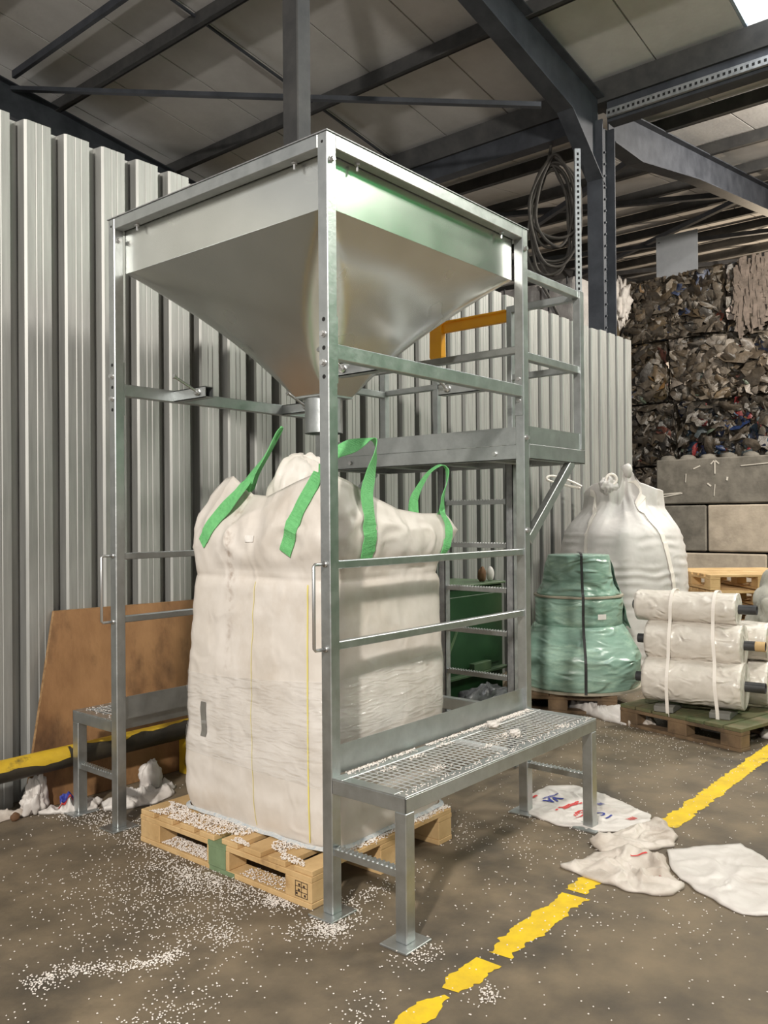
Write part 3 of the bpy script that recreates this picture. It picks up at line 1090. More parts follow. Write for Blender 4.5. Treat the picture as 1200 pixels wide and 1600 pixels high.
def hug(verts, gap, only_near=.07, exact=False, tree=None, centre=None):
    """lift points that would sink into the bag until they lie on its surface"""
    for v in verts:
        co, n, _, dist = (tree or BAG_TREE).find_nearest(v)
        if co is None:
            continue
        c = Vector((*(centre or (BCX, BCY)), co.z))
        if n.dot(co - c) < 0:
            n = -n
        d = (v - co).dot(n)
        if exact is None:
            w = min(max((1.56 - v.z) / .16, 0), 1) if dist < .06 else 0
            w = w * w * (3 - 2 * w)
            q = v.lerp(co + n * gap, w) if d >= gap else co + n * gap
            if d >= gap or dist < only_near:
                v.x, v.y, v.z = q.x, q.y, q.z
        elif exact or (d < gap and dist < only_near):
            q = co + n * gap
            v.x, v.y, v.z = q.x, q.y, q.z


# crumpled filling skirt rising behind the front rim
def blob(center, rad, amp, fr, nu=48, nv=28, seed=0.0, fold=0.0, flat_bottom=None):
    def fn(u, v):
        th = 2 * math.pi * u
        ph = math.pi * (v - .5)
        d = Vector((math.cos(th) * math.cos(ph), math.sin(th) * math.cos(ph), math.sin(ph)))
        q = d * fr + Vector((seed, seed * .7, 0))
        k_ = 1 + amp * nz(q) + amp * .6 * abs(nz(q * 2.3)) + fold * nz((math.cos(th) * 4 + seed, math.sin(th) * 4, ph * .6))
        p = Vector((center[0] + d.x * rad[0] * k_, center[1] + d.y * rad[1] * k_, center[2] + d.z * rad[2] * k_))
        if flat_bottom is not None and p.z < flat_bottom:
            p.z = flat_bottom
        return p
    return MB().grid(fn, nu, nv, closed_u=True)


obj('filling_skirt', blob((.52, .66, 1.56), (.17, .16, .20), .16, 1.6, 72, 48, 2.2, .14), M['fabric'], bag, smooth=True)

# lifting straps
sd = []
SX, SY = Vector((1, 0, 0)), Vector((0, 1, 0))


def strap(pts, dirs, width=.072):
    m_ = MB().ribbon(pts, dirs, width, .003, 8)
    for i in range(0, len(m_.v), 4):
        hug(m_.v[i:i + 2], .004, exact=None)
        hug(m_.v[i + 2:i + 4], .007, exact=None)
    return obj('lifting_strap', m_, M['green_strap'], bag)


strap([(.118, .93, 1.36), (.125, .90, 1.40), (.16, .845, 1.48), (.19, .74, 1.58), (.28, .735, 1.68), (.36, .725, 1.78), (.40, .715, 1.85), (.44, .745, 1.855), (.46, .83, 1.78), (.465, .915, 1.69), (.47, .96, 1.63), (.46, 1.0, 1.56)],
      [(-.0, .78, .6), (0, .78, .6), (.1, .75, .55), (.3, .8, .4), (.55, .7, .3), (.75, .6, .2), (.75, .6, .1), (.75, .6, 0), (.75, .6, 0), (.75, .5, 0), (.8, .4, 0), (1, 0, 0)])
strap([(.125, .37, 1.325), (.122, .345, 1.38), (.13, .29, 1.50), (.15, .235, 1.60), (.165, .195, 1.68), (.22, .185, 1.72), (.33, .185, 1.765), (.42, .18, 1.80), (.455, .165, 1.79), (.44, .15, 1.73), (.385, .132, 1.64), (.345, .118, 1.56), (.338, .095, 1.47), (.338, .090, 1.40), (.345, .112, 1.29)],
      [(0, .9, .35), (0, .9, .35), (0, .9, .35), (.1, .9, .3), (.4, .7, .3), (.3, .8, .4), (.1, .6, .6), (.3, .9, .1), (.5, .7, 0), (.8, .5, .1), (1, .2, .3), (1, 0, .1), (1, 0, 0), (1, 0, 0), (1, 0, 0)], .07)
strap([(.865, .098, 1.29), (.885, .088, 1.37), (.90, .095, 1.44), (.895, .13, 1.49), (.93, .16, 1.55), (.99, .18, 1.63), (1.02, .20, 1.69), (1.0, .22, 1.715), (.97, .27, 1.68), (.95, .32, 1.60), (.96, .36, 1.53), (.985, .38, 1.44)],
      [(1, 0, 0), (1, 0, 0), (1, .1, 0), (1, .2, 0), (.9, .4, 0), (.8, .6, .1), (.6, .8, .2), (.5, .9, .1), (.5, .9, 0), (.3, 1, 0), (0, 1, 0), (0, 1, 0)], .05)
strap([(.72, 1.04, 1.42), (.70, 1.0, 1.52), (.72, .92, 1.62), (.80, .86, 1.66), (.86, .86, 1.60), (.90, .84, 1.50), (.95, .80, 1.40)],
      [(1, 0, 0), (1, 0, 0), (.9, .4, 0), (.5, .8, 0), (.2, 1, 0), (0, 1, 0), (0, 1, 0)])


def patch(name, t0, t1, z0, z1, off, m_, nu=6, nv=20, parent=bag, slant=0.0):
    def fn(u, v):
        t = t0 + (t1 - t0) * u + slant * v
        z = z0 + (z1 - z0) * v
        p = bag_body(t, z) if z <= ZSH else bag_upper(t, (z - ZSH) / .3)
        n = Vector(((p.x - BCX) / BHX ** 2, (p.y - BCY) / BHY ** 2, 0))
        if abs(p.x - BCX) / BHX > abs(p.y - BCY) / BHY:
            n = Vector((1 if p.x > BCX else -1, 0, 0))
        else:
            n = Vector((0, 1 if p.y > BCY else -1, 0))
        return p + n * off
    m2 = MB().grid(fn, nu, nv)
    hug(m2.v, off, exact=True)
    return obj(name, m2, m_, parent, smooth=True, recalc=False)


def t_of_y(y):   # t on the -X side at a given y
    seg = [BHX - RC, math.pi * RC / 2, 2 * (BHY - RC), math.pi * RC / 2, 2 * (BHX - RC), math.pi * RC / 2]
    L = 2 * (2 * (BHX - RC)) + 2 * (2 * (BHY - RC)) + 2 * math.pi * RC
    return (sum(seg) + (BHY - RC) - (y - BCY)) / L


patch('yellow_stripe', t_of_y(.252), t_of_y(.244), .17, 1.20, .0035, M['yellow_thread'], 2, 50)
patch('yellow_stripe', t_of_y(.572), t_of_y(.569), .17, 1.20, .003, M['yellow_thread'], 1, 50)
patch('tape_strip', t_of_y(.925), t_of_y(.888), .50, .655, .006, M['tape'], 3, 10)
patch('paper_label', t_of_y(.625), t_of_y(.57), 1.365, 1.392, .004, M['label'], 8, 6)
# sewn seam at the foot of the bag
seam = []
for i in range(0, NB + 1, 2):
    x, y = rect_round(i / NB, BHX * .965, BHY * .965, RC * .8)
    wv = .004 * math.sin(i * .7)
    seam.append((BCX + x, BCY + y, .156 + .006 * nz((x * 6, y * 6, 0)) + wv * .4))
mb = MB()
for a, b in zip(seam, seam[1:]):
    ca = Vector((a[0] - BCX, a[1] - BCY, 0)).normalized()
    cb_ = Vector((b[0] - BCX, b[1] - BCY, 0)).normalized()
    A, Bv = Vector(a), Vector(b)
    mb.quad(A + ca * .020 - Vector((0, 0, .006)), Bv + cb_ * .020 - Vector((0, 0, .006)), Bv + Vector((0, 0, .004)), A + Vector((0, 0, .004)))
obj('bottom_seam', mb, M['blue_seam'], bag, label='blue and white stitched seam round the bag foot')
# stretch film wound round the lower half
def film_fn(u, v):
    z = .40 + .42 * v + .06 * math.sin(2 * math.pi * u + .8) * (v - .3)
    p = bag_body(u, z)
    n = Vector((p.x - BCX, p.y - BCY, 0)).normalized()
    return p + n * (.004 + .0022 * nz((p.x * 5, p.y * 5, p.z * 60)) + .006 * max(0, 1 - 6 * abs(nz((p.x * 2.2, p.y * 2.2, p.z * 9 + .8 * p.y)))) * (.3 + max(0, nz((p.x * 3, p.y * 3, 5)))))
obj('stretch_film', MB().grid(film_fn, 320, 110, closed_u=True), M['film'], bag, smooth=True, recalc=False, label='clear stretch film round the bag middle')

# ================================================================== PELLETS
def pellet_mesh(pts, r=.0034, rnd=random.Random(11)):
    vs, fs = [], []
    for (x, y, z) in pts:
        n = len(vs)
        a = rnd.uniform(0, math.pi)
        ra = r * rnd.uniform(.8, 1.25)
        ca, sa = math.cos(a) * ra, math.sin(a) * ra
        h = r * .75
        vs += [(x + ca, y + sa, z + h), (x - sa, y + ca, z + h), (x - ca, y - sa, z + h), (x + sa, y - ca, z + h), (x, y, z + 2 * h), (x, y, z)]
        fs += [(n, n + 1, n + 4), (n + 1, n + 2, n + 4), (n + 2, n + 3, n + 4), (n + 3, n, n + 4), (n + 1, n, n + 5), (n + 2, n + 1, n + 5), (n + 3, n + 2, n + 5), (n, n + 3, n + 5)]
    return MB().merge(vs, fs)


R = random.Random(21)
pts = []
def free(x, y):
    if -.01 < x < .9 and .1 < y < 1.2:
        return False
    return True
for _ in range(2600):
    x, y = R.uniform(-1.6, 1.2), R.uniform(-1.5, 1.75)
    if free(x, y) and R.random() < .65 + .4 * nz((x * 2, y * 2, 0)):
        pts.append((x, y, 0))
for _ in range(2600):
    x, y = R.uniform(.9, 5.0), R.uniform(-1.6, 1.5)
    if R.random() < .5 + .9 * nz((x * 1.5, y * 1.5, 4)):
        pts.append((x, y, 0))
clusters = [(-.10, .66, .06, .13, 620), (-.16, .62, .14, .24, 560), (-.06, .40, .05, .14, 280), (-.03, .25, .03, .045, 260), (-.32, .75, .16, .22, 380), (-.42, .35, .2, .2, 380),
            (-.337, .225, .035, .05, 160), (-.06, -.05, .055, .045, 420), (-.02, -.01, .10, .06, 200), (-.76, -.045, .1, .06, 180), (-.403, -.483, .06, .05, 60),
            (-.024, 1.05, .05, .12, 260), (.03, 1.62, .06, .10, 280), (-.01, 1.80, .06, .05, 160), (.0, 1.40, .06, .06, 160), (.10, 1.30, .08, .07, 120),
            (.0, -.4, .05, .05, 140), (.95, .15, .1, .12, 150), (1.42, .0, .06, .06, 160), (1.42, -.33, .06, .05, 120), (-.068, -.711, .03, .02, 90),
            (3.6, .2, .4, .35, 500), (2.6, -.2, .5, .4, 260), (1.0, -.5, .4, .3, 220), (.2, .03, .15, .03, 220), (2.9, .9, .2, .3, 240)]
for cx, cy, sx, sy, n in clusters:
    for _ in range(n):
        x, y = R.gauss(cx, sx), R.gauss(cy, sy)
        if free(x, y):
            pts.append((x, y, 0.0 if R.random() < .8 else .004))
# two long swept streaks on the left
for _ in range(620):
    f = R.random()
    x, y = -.95 + .45 * f + R.gauss(0, .014), .42 - .17 * f + .04 * math.sin(f * 6) + R.gauss(0, .035 * (1 - .5 * f))
    pts.append((x, y, 0.0 if R.random() < .7 else .004))
o = obj('floor_pellets', pellet_mesh(pts), M['pellet'], recalc=False)
tag(o, 'white plastic pellets scattered over the concrete floor', 'pellets', kind='stuff')

pts = []
R = random.Random(5)
for _ in range(3600):
    f = R.random()
    y = .12 + 1.05 * f
    x = R.uniform(.0, .14)
    if nz((x * 9, y * 7, 2)) + .35 * math.exp(-((y - .78) / .22) ** 2) - .08 > 0:
        h = .004 * R.random() + (.010 * max(0, 1 - abs(x - .07) / .07) * math.exp(-((y - .8) / .2) ** 2) * R.random())
        pts.append((x, y, .1452 + h))
for _ in range(900):
    pts.append((R.uniform(-.0, .088), R.uniform(.70, 1.05), .0235 + .004 * R.random()))
for _ in range(260):
    pts.append((R.uniform(-.0, .088), R.uniform(.25, .52), .0235))
for _ in range(900):
    pts.append((R.uniform(.2, .9), R.gauss(.13, .015), .1452))
o = obj('pallet_pellets', pellet_mesh(pts, .0036), M['pellet'], pal, stuff=True, recalc=False, label='white pellets heaped on the pallet boards')
pts = []
for _ in range(900):
    x = R.uniform(.06, 1.39)
    if nz((x * 3, 0, 8)) > -.25 - .25 * (x > .7):
        pts.append((x, -.004 - abs(R.gauss(0, .013)), HB + .0005 + .004 * R.random()))
for _ in range(420):
    x = R.gauss(1.15, .14)
    pts.append((min(x, 1.38), -.004 - abs(R.gauss(0, .02)), HB + .0005 + .006 * R.random()))
for cx, cy in ((.2, -.10), (.33, -.24), (.72, -.22), (.92, -.23), (.9, -.18), (1.2, -.3), (.4, -.08), (.62, -.06)):
    for _ in range(40):
        pts.append((R.gauss(cx, .03), R.gauss(cy, .014), HB + .0005 + .003 * R.random()))
for _ in range(200):
    pts.append((R.uniform(0.01, 1.43), -.346 + R.uniform(.004, .045), HB + .0005))
o = obj('bench_pellets', pellet_mesh(pts, .0034), M['pellet'], recalc=False)
tag(o, 'white pellets lying along the right bench grating', 'pellets', kind='stuff')
pts = [(R.uniform(.02, .7), D + R.uniform(.02, .33), HB + .0005) for _ in range(260)]
o = obj('bench_pellets', pellet_mesh(pts, .0034), M['pellet'], recalc=False)
tag(o, 'white pellets lying on the left bench grating', 'pellets', kind='stuff')
for (x, y, s_), lb in zip(((.98, -.07, .035), (.93, -.215, .028)), ('torn white film scrap on the right bench by its kick plate', 'small crumpled white film scrap at the right bench edge')):
    mb = blob((x, y, HB + s_ * .4), (s_, s_ * .8, s_ * .45), .5, 1.8, 16, 10, x * 9)
    zmin = min(v.z for v in mb.v)
    for v in mb.v:
        v.z += HB + .001 - zmin
    o = obj('film_scrap', mb, M['sack'])
    tag(o, lb, 'scrap')

# ================================================================== LEFT SIDE: PLYWOOD, BARRIER, SACKS
ply = thing('plywood_board', 'stained brown plywood board leaning on the corrugated wall', 'board', (.6, 1.96, 0))
corners = [(-.17, 1.955, .003), (1.5, 1.955, .003), (1.48, 2.075, .965), (.06, 2.075, .985)]
mb = MB()
n0 = [Vector(c) for c in corners]
off = Vector((0, .018, .0))
mb.v = n0 + [v + off for v in n0]
mb.f = [(0, 1, 2, 3), (7, 6, 5, 4), (0, 4, 5, 1), (1, 5, 6, 2), (2, 6, 7, 3), (3, 7, 4, 0)]
obj('panel', mb, M['ply'], ply)
mb = MB().bar(n0[0] + Vector((-.001, .009, 0)), n0[3] + Vector((-.001, .009, 0)), .019, .002, (1, 0, 0)).bar(n0[3] + Vector((0, .009, .001)), n0[2] + Vector((0, .009, .001)), .019, .002, (0, 0, 1))
obj('panel_edge', mb, M['ply_edge'], ply)

bar_ = thing('barrier_rail', 'yellow and black painted guard rail low along the wall', 'barrier', (.3, 1.87, 0))
obj('rail', MB().tube([(-2.3, 1.868, .268), (1.35, 1.868, .262)], .054, 24), M['black_paint'], bar_, smooth=True)


def worn_cap(u, v):
    x = -2.29 + 3.63 * v
    edge = .5 * nz((x * 5, 0, 0)) + .3 * nz((x * 17, 2, 0))
    lo_, hi_ = .15 + edge * .7, 1.9
    if x > .02:
        hi_ = 1.85
        lo_ = .95 + edge * 1.1
    a = lo_ + (hi_ - lo_) * u
    r = .0546
    return (x, 1.868 - r * math.cos(a), .268 - .006 * (x + 2.3) / 3.6 + r * math.sin(a))


obj('yellow_band', MB().grid(worn_cap, 10, 160), M['black_yellow'], bar_, smooth=True, recalc=False, label='worn yellow paint on the upper rail')
obj('post', MB().box(.74, .86, 1.815, 1.925, .0, .225), M['black_yellow'], bar_, bevel=.004)
obj('post', MB().box(-1.9, -1.78, 1.815, 1.925, .0, .225), M['black_yellow'], bar_, bevel=.004)


def sheet(poly, hgt, seed, amp=1.0, thick=.006, rings=16, n=120, base=.002, center=None):
    """crumpled plastic sheet lying on the floor, star-shaped outline"""
    P_ = [Vector((p[0], p[1], 0)) for p in poly]
    L = [0]
    for a, b in zip(P_, P_[1:] + P_[:1]):
        L.append(L[-1] + (b - a).length)
    c = Vector((sum(p.x for p in P_) / len(P_), sum(p.y for p in P_) / len(P_), 0)) if center is None else Vector((center[0], center[1], 0))
    out = []
    for i in range(n):
        q = L[-1] * i / n
        for j in range(len(P_)):
            if L[j] <= q <= L[j + 1]:
                f = (q - L[j]) / (L[j + 1] - L[j])
                out.append(P_[j].lerp(P_[(j + 1) % len(P_)], f))
                break
    for i, p in enumerate(out):
        d = (p - c)
        p += d.normalized() * (.02 * nz((p.x * 14 + seed, p.y * 14, 0)) * amp)

    def hz(x, y, w):
        wx, wy = x + .05 * nz((x * 7, y * 7, seed)), y + .05 * nz((x * 7 + 9, y * 7, seed))
        a = .75 * abs(nz((wx * 5 + seed, wy * 4, seed))) + .45 * (1 - min(1, 5 * abs(nz((wx * 6, wy * 6 + seed, 1))))) + .22 * (1 - min(1, 5 * abs(nz((wx * 15, wy * 15, seed)))))
        e = min(1, (1 - w) * 5)
        return base + thick + hgt * a * (.35 + .65 * e)
    mb = MB()
    top, bot = [], []
    for r_ in range(rings + 1):
        w = 1 - r_ / rings * .97
        for p in out:
            q = c.lerp(p, w)
            mb.v.append(Vector((q.x, q.y, hz(q.x, q.y, w))))
    for r_ in range(rings):
        for i in range(n):
            i2 = (i + 1) % n
            mb.f.append((r_ * n + i, r_ * n + i2, (r_ + 1) * n + i2, (r_ + 1) * n + i))
    mb.f.append(tuple(rings * n + i for i in range(n)))
    k_ = len(mb.v)
    for p in out:
        mb.v.append(Vector((p.x, p.y, base)))
    for i in range(n):
        i2 = (i + 1) % n
        mb.f.append((i, k_ + i, k_ + i2, i2))
    mb.f.append(tuple(k_ + i for i in reversed(range(n))))
    return mb, hz


def ink_text(body, size, x, y, rot, hfun, m_, parent, name='print', flipz=.0035):
    cu = bpy.data.curves.new('print_text', 'FONT')
    cu.body = body
    cu.size = size
    cu.offset = size * .03
    cu.fill_mode = 'FRONT'
    t = bpy.data.objects.new('print_text', cu)
    COL.objects.link(t)
    bpy.context.view_layer.update()
    me = t.to_mesh()
    mb = MB()
    ca, sa = math.cos(rot), math.sin(rot)
    bm = bmesh.new()
    bm.from_mesh(me)
    for _ in range(2):
        bmesh.ops.triangulate(bm, faces=bm.faces)
        long_e = [e for e in bm.edges if e.calc_length() > .012]
        if not long_e:
            break
        bmesh.ops.subdivide_edges(bm, edges=long_e, cuts=2)
    bm.verts.ensure_lookup_table()
    vs = []
    for v in bm.verts:
        X, Y = x + v.co.x * ca - v.co.y * sa, y + v.co.x * sa + v.co.y * ca
        vs.append((X, Y, hfun(X, Y, .5) + flipz))
    fs = [tuple(v.index for v in f.verts) for f in bm.faces]
    bm.free()
    t.to_mesh_clear()
    bpy.data.objects.remove(t)
    bpy.data.curves.remove(cu)
    mb.merge(vs, fs)
    return obj(name, mb, m_, parent, recalc=False)


def sack(name, label, poly, hgt, seed, m_, cat='sack', group=None, **k):
    c = (sum(p[0] for p in poly) / len(poly), sum(p[1] for p in poly) / len(poly))
    t = thing(name, label, cat, (c[0], c[1], 0), group=group)
    mb, hz = sheet(poly, hgt, seed, **k)
    obj('sheet', mb, m_, t, smooth=True)
    tree = BVHTree.FromPolygons([tuple(v) for v in mb.v], mb.f)

    def on_sheet(x, y, w):
        hit = tree.ray_cast(Vector((x, y, 1)), Vector((0, 0, -1)))[0]
        return hit.z if hit is not None else hz(x, y, w)
    return t, on_sheet


# floor sacks on the right
sA, hA = sack('printed_sack', 'flattened white sack with blue and red print by the bench legs', [(1.63, .13), (1.80, .12), (1.93, .03), (1.90, -.06), (1.86, -.25), (1.74, -.47), (1.62, -.55), (1.50, -.52), (1.40, -.40), (1.345, -.2), (1.37, -.02), (1.48, .06)], .016, 1.3, M['sack'], rings=44, n=260)
def print_bar(x, y, l, w, a, hfun, m_, parent, name='print'):
    def fn(u, v):
        X = x + math.cos(a) * l * u - math.sin(a) * w * (v - .5)
        Y = y + math.sin(a) * l * u + math.cos(a) * w * (v - .5)
        return (X, Y, hfun(X, Y, .5) + .0035)
    return obj(name, MB().grid(fn, max(4, int(l / .008)), 3), m_, parent, recalc=False)


LA = math.atan2(-.20, .97)          # direction of the printed lines
ink_text('VA', .078, 1.668, -.004, LA + math.pi, hA, M['blue_ink'], sA)
for i in range(9):
    print_bar(1.70 - .0135 * i, .004 + .0028 * i, .009, .014, LA, hA, M['blue_ink'], sA)
print_bar(1.585, .078, .03, .014, LA, hA, M['red_ink'], sA)
for (x, y, l, w) in ((1.523, -.098, .16, .010), (1.540, -.119, .145, .010), (1.500, -.098, .014, .012), (1.507, -.189, .15, .012), (1.460, -.228, .12, .008)):
    print_bar(x, y, l, w, LA, hA, M['red_ink'], sA)
for i in range(11):
    print_bar(1.545 + .011 * i, -.110 - .0022 * i, .007, .012, LA, hA, M['red_ink'], sA)
for i in range(9):
    print_bar(1.485 + .011 * i, -.208 - .0022 * i, .007, .016, LA, hA, M['red_ink'], sA)
for i in range(4):
    print_bar(1.69 + .011 * i, -.232 - .0022 * i, .007, .03, LA, hA, M['blue_ink'], sA)
ink_text('C', .062, 1.60, -.285, LA + math.pi, hA, M['blue_ink'], sA)
print_bar(1.535, -.345, .05, .010, LA, hA, M['blue_ink'], sA)
for i in range(4):
    print_bar(1.585 + .016 * i, -.435 - .003 * i, .010, .03, LA, hA, M['red_ink'], sA)
sB, hB = sack('folded_sack', 'small folded white sack lying across the yellow line', [(1.24, -.40), (1.45, -.47), (1.60, -.50), (1.70, -.53), (1.66, -.60), (1.55, -.68), (1.43, -.72), (1.33, -.66), (1.22, -.58), (1.16, -.50)], .045, 4.1, M['sack_warm'])
sC, hC = sack('crumpled_sack', 'crumpled white sack with a red stripe beside the yellow line', [(.93, -.44), (1.03, -.47), (1.15, -.50), (1.25, -.55), (1.29, -.66), (1.24, -.75), (1.12, -.83), (1.04, -.91), (.96, -.90), (.90, -.84), (.885, -.72), (.89, -.58)], .055, 6.7, M['sack_warm'])
for (x, y, l, a) in ((1.165, -.635, .07, -.9), (1.02, -.815, .05, -.9)):
    mb = MB()
    def red(u, v, x=x, y=y, l=l, a=a):
        X, Y = x + math.cos(a) * l * u - math.sin(a) * .008 * v, y + math.sin(a) * l * u + math.cos(a) * .008 * v
        return (X, Y, hC(X, Y, .5) + .004)
    obj('red_stripe', MB().grid(red, 12, 2), M['red_ink'], sC, recalc=False)
sD, hD = sack('plain_sack', 'plain flat white sack at the right of the floor', [(1.355, -.72), (1.50, -.82), (1.64, -.94), (1.55, -1.06), (1.44, -1.18), (1.25, -1.36), (1.10, -1.36), (1.00, -1.22), (.955, -1.155), (1.0, -1.05), (1.05, -.96), (1.12, -.86), (1.19, -.80), (1.26, -.76)], .02, 9.3, M['sack'])
sE, hE = sack('film_sheet', 'white film sheet hanging off the green wrapped load onto the floor', [(3.86, 1.19), (3.93, 1.03), (3.75, .72), (3.62, .50), (3.48, .34), (3.36, .36), (3.40, .55), (3.52, .75), (3.6, .95), (3.72, 1.1)], .09, 2.6, M['sack'])
sF, hF = sack('film_scrap', 'white film scrap on the floor before the roll pallet', [(3.58, -.06), (3.80, .03), (3.88, -.02), (3.80, -.12), (3.72, -.24), (3.68, -.36), (3.58, -.32), (3.53, -.2)], .09, 3.4, M['sack_warm'])
sG, hG = sack('film_scrap', 'crumpled pale film scrap between the two loaded pallets', [(3.36, .34), (3.48, .40), (3.58, .33), (3.54, .24), (3.46, .18), (3.36, .24)], .11, 5.4, M['sack_warm'])
sH, hH = sack('film_scrap', 'white film scrap on the floor at the right pallet corner', [(3.60, -.46), (3.72, -.44), (3.76, -.56), (3.64, -.64), (3.54, -.58)], .08, 7.4, M['sack'])
# left sacks
sL, hL = sack('trodden_sack', 'white sack trodden flat behind the left bench leg', [(.10, 1.68), (.22, 1.60), (.34, 1.565), (.48, 1.62), (.56, 1.72), (.58, 1.80), (.44, 1.79), (.30, 1.80), (.16, 1.78)], .07, 1.9, M['sack'])
mb = blob((.44, 1.765, .075), (.06, .04, .085), .4, 1.6, 44, 28, 3.3, .2, .022)
o = obj('crumpled_bag', mb, M['sack'], smooth=True)
tag(o, 'small crumpled white bag lying on the trodden sack behind the left post', 'bag')
mbp = MB()
pass
sM, hM = sack('coloured_bag', 'crumpled bag with blue and red print by the left bench foot', [(-.05, 1.90), (.04, 1.87), (.16, 1.80), (.10, 1.74), (.02, 1.76), (-.08, 1.83), (-.12, 1.89)], .10, 8.2, M['sack'])
for (x, y, l, a, m_) in ((-.05, 1.84, .09, -.3, 'red_ink'), (-.02, 1.88, .12, -.4, 'blue_ink')):
    def ink(u, v, x=x, y=y, l=l, a=a):
        X, Y = x + math.cos(a) * l * u - math.sin(a) * .03 * v, y + math.sin(a) * l * u + math.cos(a) * .03 * v
        return (X, Y, hM(X, Y, .5) + .006)
    obj('colour_patch', MB().grid(ink, 14, 5), M[m_], sM, recalc=False)
mb = blob((-.13, 1.93, .05), (.05, .03, .09), .8, 1.5, 48, 30, 5.1, .35, .004)
o = obj('knotted_film', mb, M['sack'], smooth=True)
tag(o, 'knotted white film scrap against the wall foot at far left', 'scrap')
mb = blob((-.245, 1.90, .02), (.022, .014, .022), .3, 1.5, 12, 8, 1.1, 0, .001)
o = obj('brown_scrap', mb, M['brown'], smooth=True)
tag(o, 'small brown scrap on the floor at far left', 'scrap')
sN, hN = sack('film_strip', 'pale dirty film strip along the wall foot at far left', [(-.60, 2.05), (-.25, 2.06), (-.12, 2.0), (-.18, 1.93), (-.40, 1.93), (-.62, 1.96)], .05, 2.2, M['sack_warm'])

# ================================================================== FLOOR LINE
def strip(label, x0, x1, y0, y1, seed, rag=1.6, pinch=lambda x: 0):
    n = max(8, int((x1 - x0) / .012))
    top, bot = [], []
    for i in range(n + 1):
        x = x0 + (x1 - x0) * i / n
        top.append((x + .02 * nz((y1 * 9, x * 20, seed)), y1 + rag * (.012 * nz((x * 9, seed, 0)) + .010 * nz((x * 37, seed, 2))) - pinch(x)))
        bot.append((x + .02 * nz((y0 * 9, x * 20, seed)), y0 + rag * (.012 * nz((x * 9, seed, 5)) + .010 * nz((x * 37, seed, 7))) + pinch(x)))
    mb = MB()
    for a, b, c, d in zip(bot, bot[1:], top[1:], top):
        mb.quad((*a, .0015), (*b, .0015), (*c, .0015), (*d, .0015))
    o = obj('floor_line', mb, M['line'], recalc=False)
    tag(o, label, 'floor marking', 'worn yellow floor line')


strip('worn yellow floor line piece at the bottom edge, thin and broken', -.62, -.150, -.650, -.575, 1, 2.0, lambda x: .022 * max(0, 1 - abs(x + .16) / .06))
strip('short yellow floor line piece in front of the near bench leg', -.118, .10, -.655, -.56, 2, 1.8, lambda x: .03 * max(0, 1 - (x + .137) / .07))
strip('yellow floor line piece running up to the crumpled sack', .165, .72, -.655, -.555, 3, 1.8, lambda x: .02 * max(0, 1 - abs(x - .19) / .05))
strip('small smudged yellow floor line piece at the crumpled sack edge', .755, .93, -.63, -.545, 4)
strip('long yellow floor line piece running away beyond the printed sack', 1.66, 9.0, -.645, -.545, 5)

# ================================================================== GREEN MACHINE BOX BEHIND THE LADDER
gm = thing('green_machine', 'dark green steel machine box behind the ladder', 'machine', (3.2, 1.78, 0))
obj('casing', MB().box(2.62, 3.68, 1.56, 2.04, 0.02, .925), M['green_machine'], gm, bevel=.012)
obj('lid', MB().box(2.60, 3.70, 1.54, 2.06, .926, .945), M['green_light'], gm, bevel=.004)
obj('ledge', MB().box(2.80, 3.67, 1.50, 1.559, .245, .265), M['green_light'], gm, bevel=.003)
obj('bracket', MB().box(3.18, 3.42, 1.505, 1.559, .266, .335), M['green_light'], gm, bevel=.004)
obj('door_panel', MB().box(2.86, 3.62, 1.550, 1.559, .30, .86), M['green_machine'], gm, bevel=.004)
obj('strut', MB().bar((2.84, 1.545, .36), (3.0, 1.545, .60), .02, .012), M['green_light'], gm)
obj('skid', MB().box(2.64, 3.66, 1.58, 2.02, 0, .02), M['black_paint'], gm)
for x, m_, lb in ((3.50, 'brown', 'small brown crumpled paper on the green machine'), (3.62, 'label', 'small white bottle shape on the green machine')):
    mb = blob((x, 1.64, .945 + .055), (.035, .03, .06), .35 if m_ == 'brown' else .1, 1.8, 20, 12, x, 0, .946)
    o = obj('paper_wad' if m_ == 'brown' else 'white_bottle', mb, M[m_], smooth=True)
    tag(o, lb, 'wad' if m_ == 'brown' else 'bottle')
mb = blob((2.95, 1.25, .10), (.28, .12, .12), .5, 2.2, 40, 20, 2.7, .3, .003)
o = obj('dark_film_heap', mb, M['dark_junk'], smooth=True)
tag(o, 'heap of dark crumpled plastic at the ladder foot', 'scrap')

# ================================================================== GREEN WRAPPED LOAD
gp = thing('wooden_pallet', 'aged brown pallet under the green wrapped load', 'pallet', (3.60, .535, 0), math.radians(26))
pallet_parts(gp, .95, .86, [M['wood_dirty'], M['wood_dirty']], 7)
GC = (3.84, .965)
gl = thing('wrapped_load', 'stepped round load wrapped in green film with a black strap', 'wrapped load', (GC[0], GC[1], .146))


def lathe_noise(profile, c, amp, fr, seed, n=96, sub=6):
    prof = smooth_profile(profile, sub)
    mb = MB()
    for (r, z) in prof:
        for i in range(n):
            t = 2 * math.pi * i / n
            q = (math.cos(t) * 1.6 + seed, math.sin(t) * 1.6, z * fr)
            k_ = amp * nz(q) + amp * .6 * nz((math.cos(t) * 4, math.sin(t) * 4 + seed, z * fr * 2.2))
            rr_ = max(.001, r + k_)
            mb.v.append(Vector((c[0] + rr_ * math.cos(t), c[1] + rr_ * math.sin(t), z)))
    m = len(prof)
    for j in range(m - 1):
        for i in range(n):
            i2 = (i + 1) % n
            mb.f.append((j * n + i, j * n + i2, (j + 1) * n + i2, (j + 1) * n + i))
    mb.f.append(tuple(reversed(range(n))))
    mb.f.append(tuple((m - 1) * n + i for i in range(n)))
    return mb


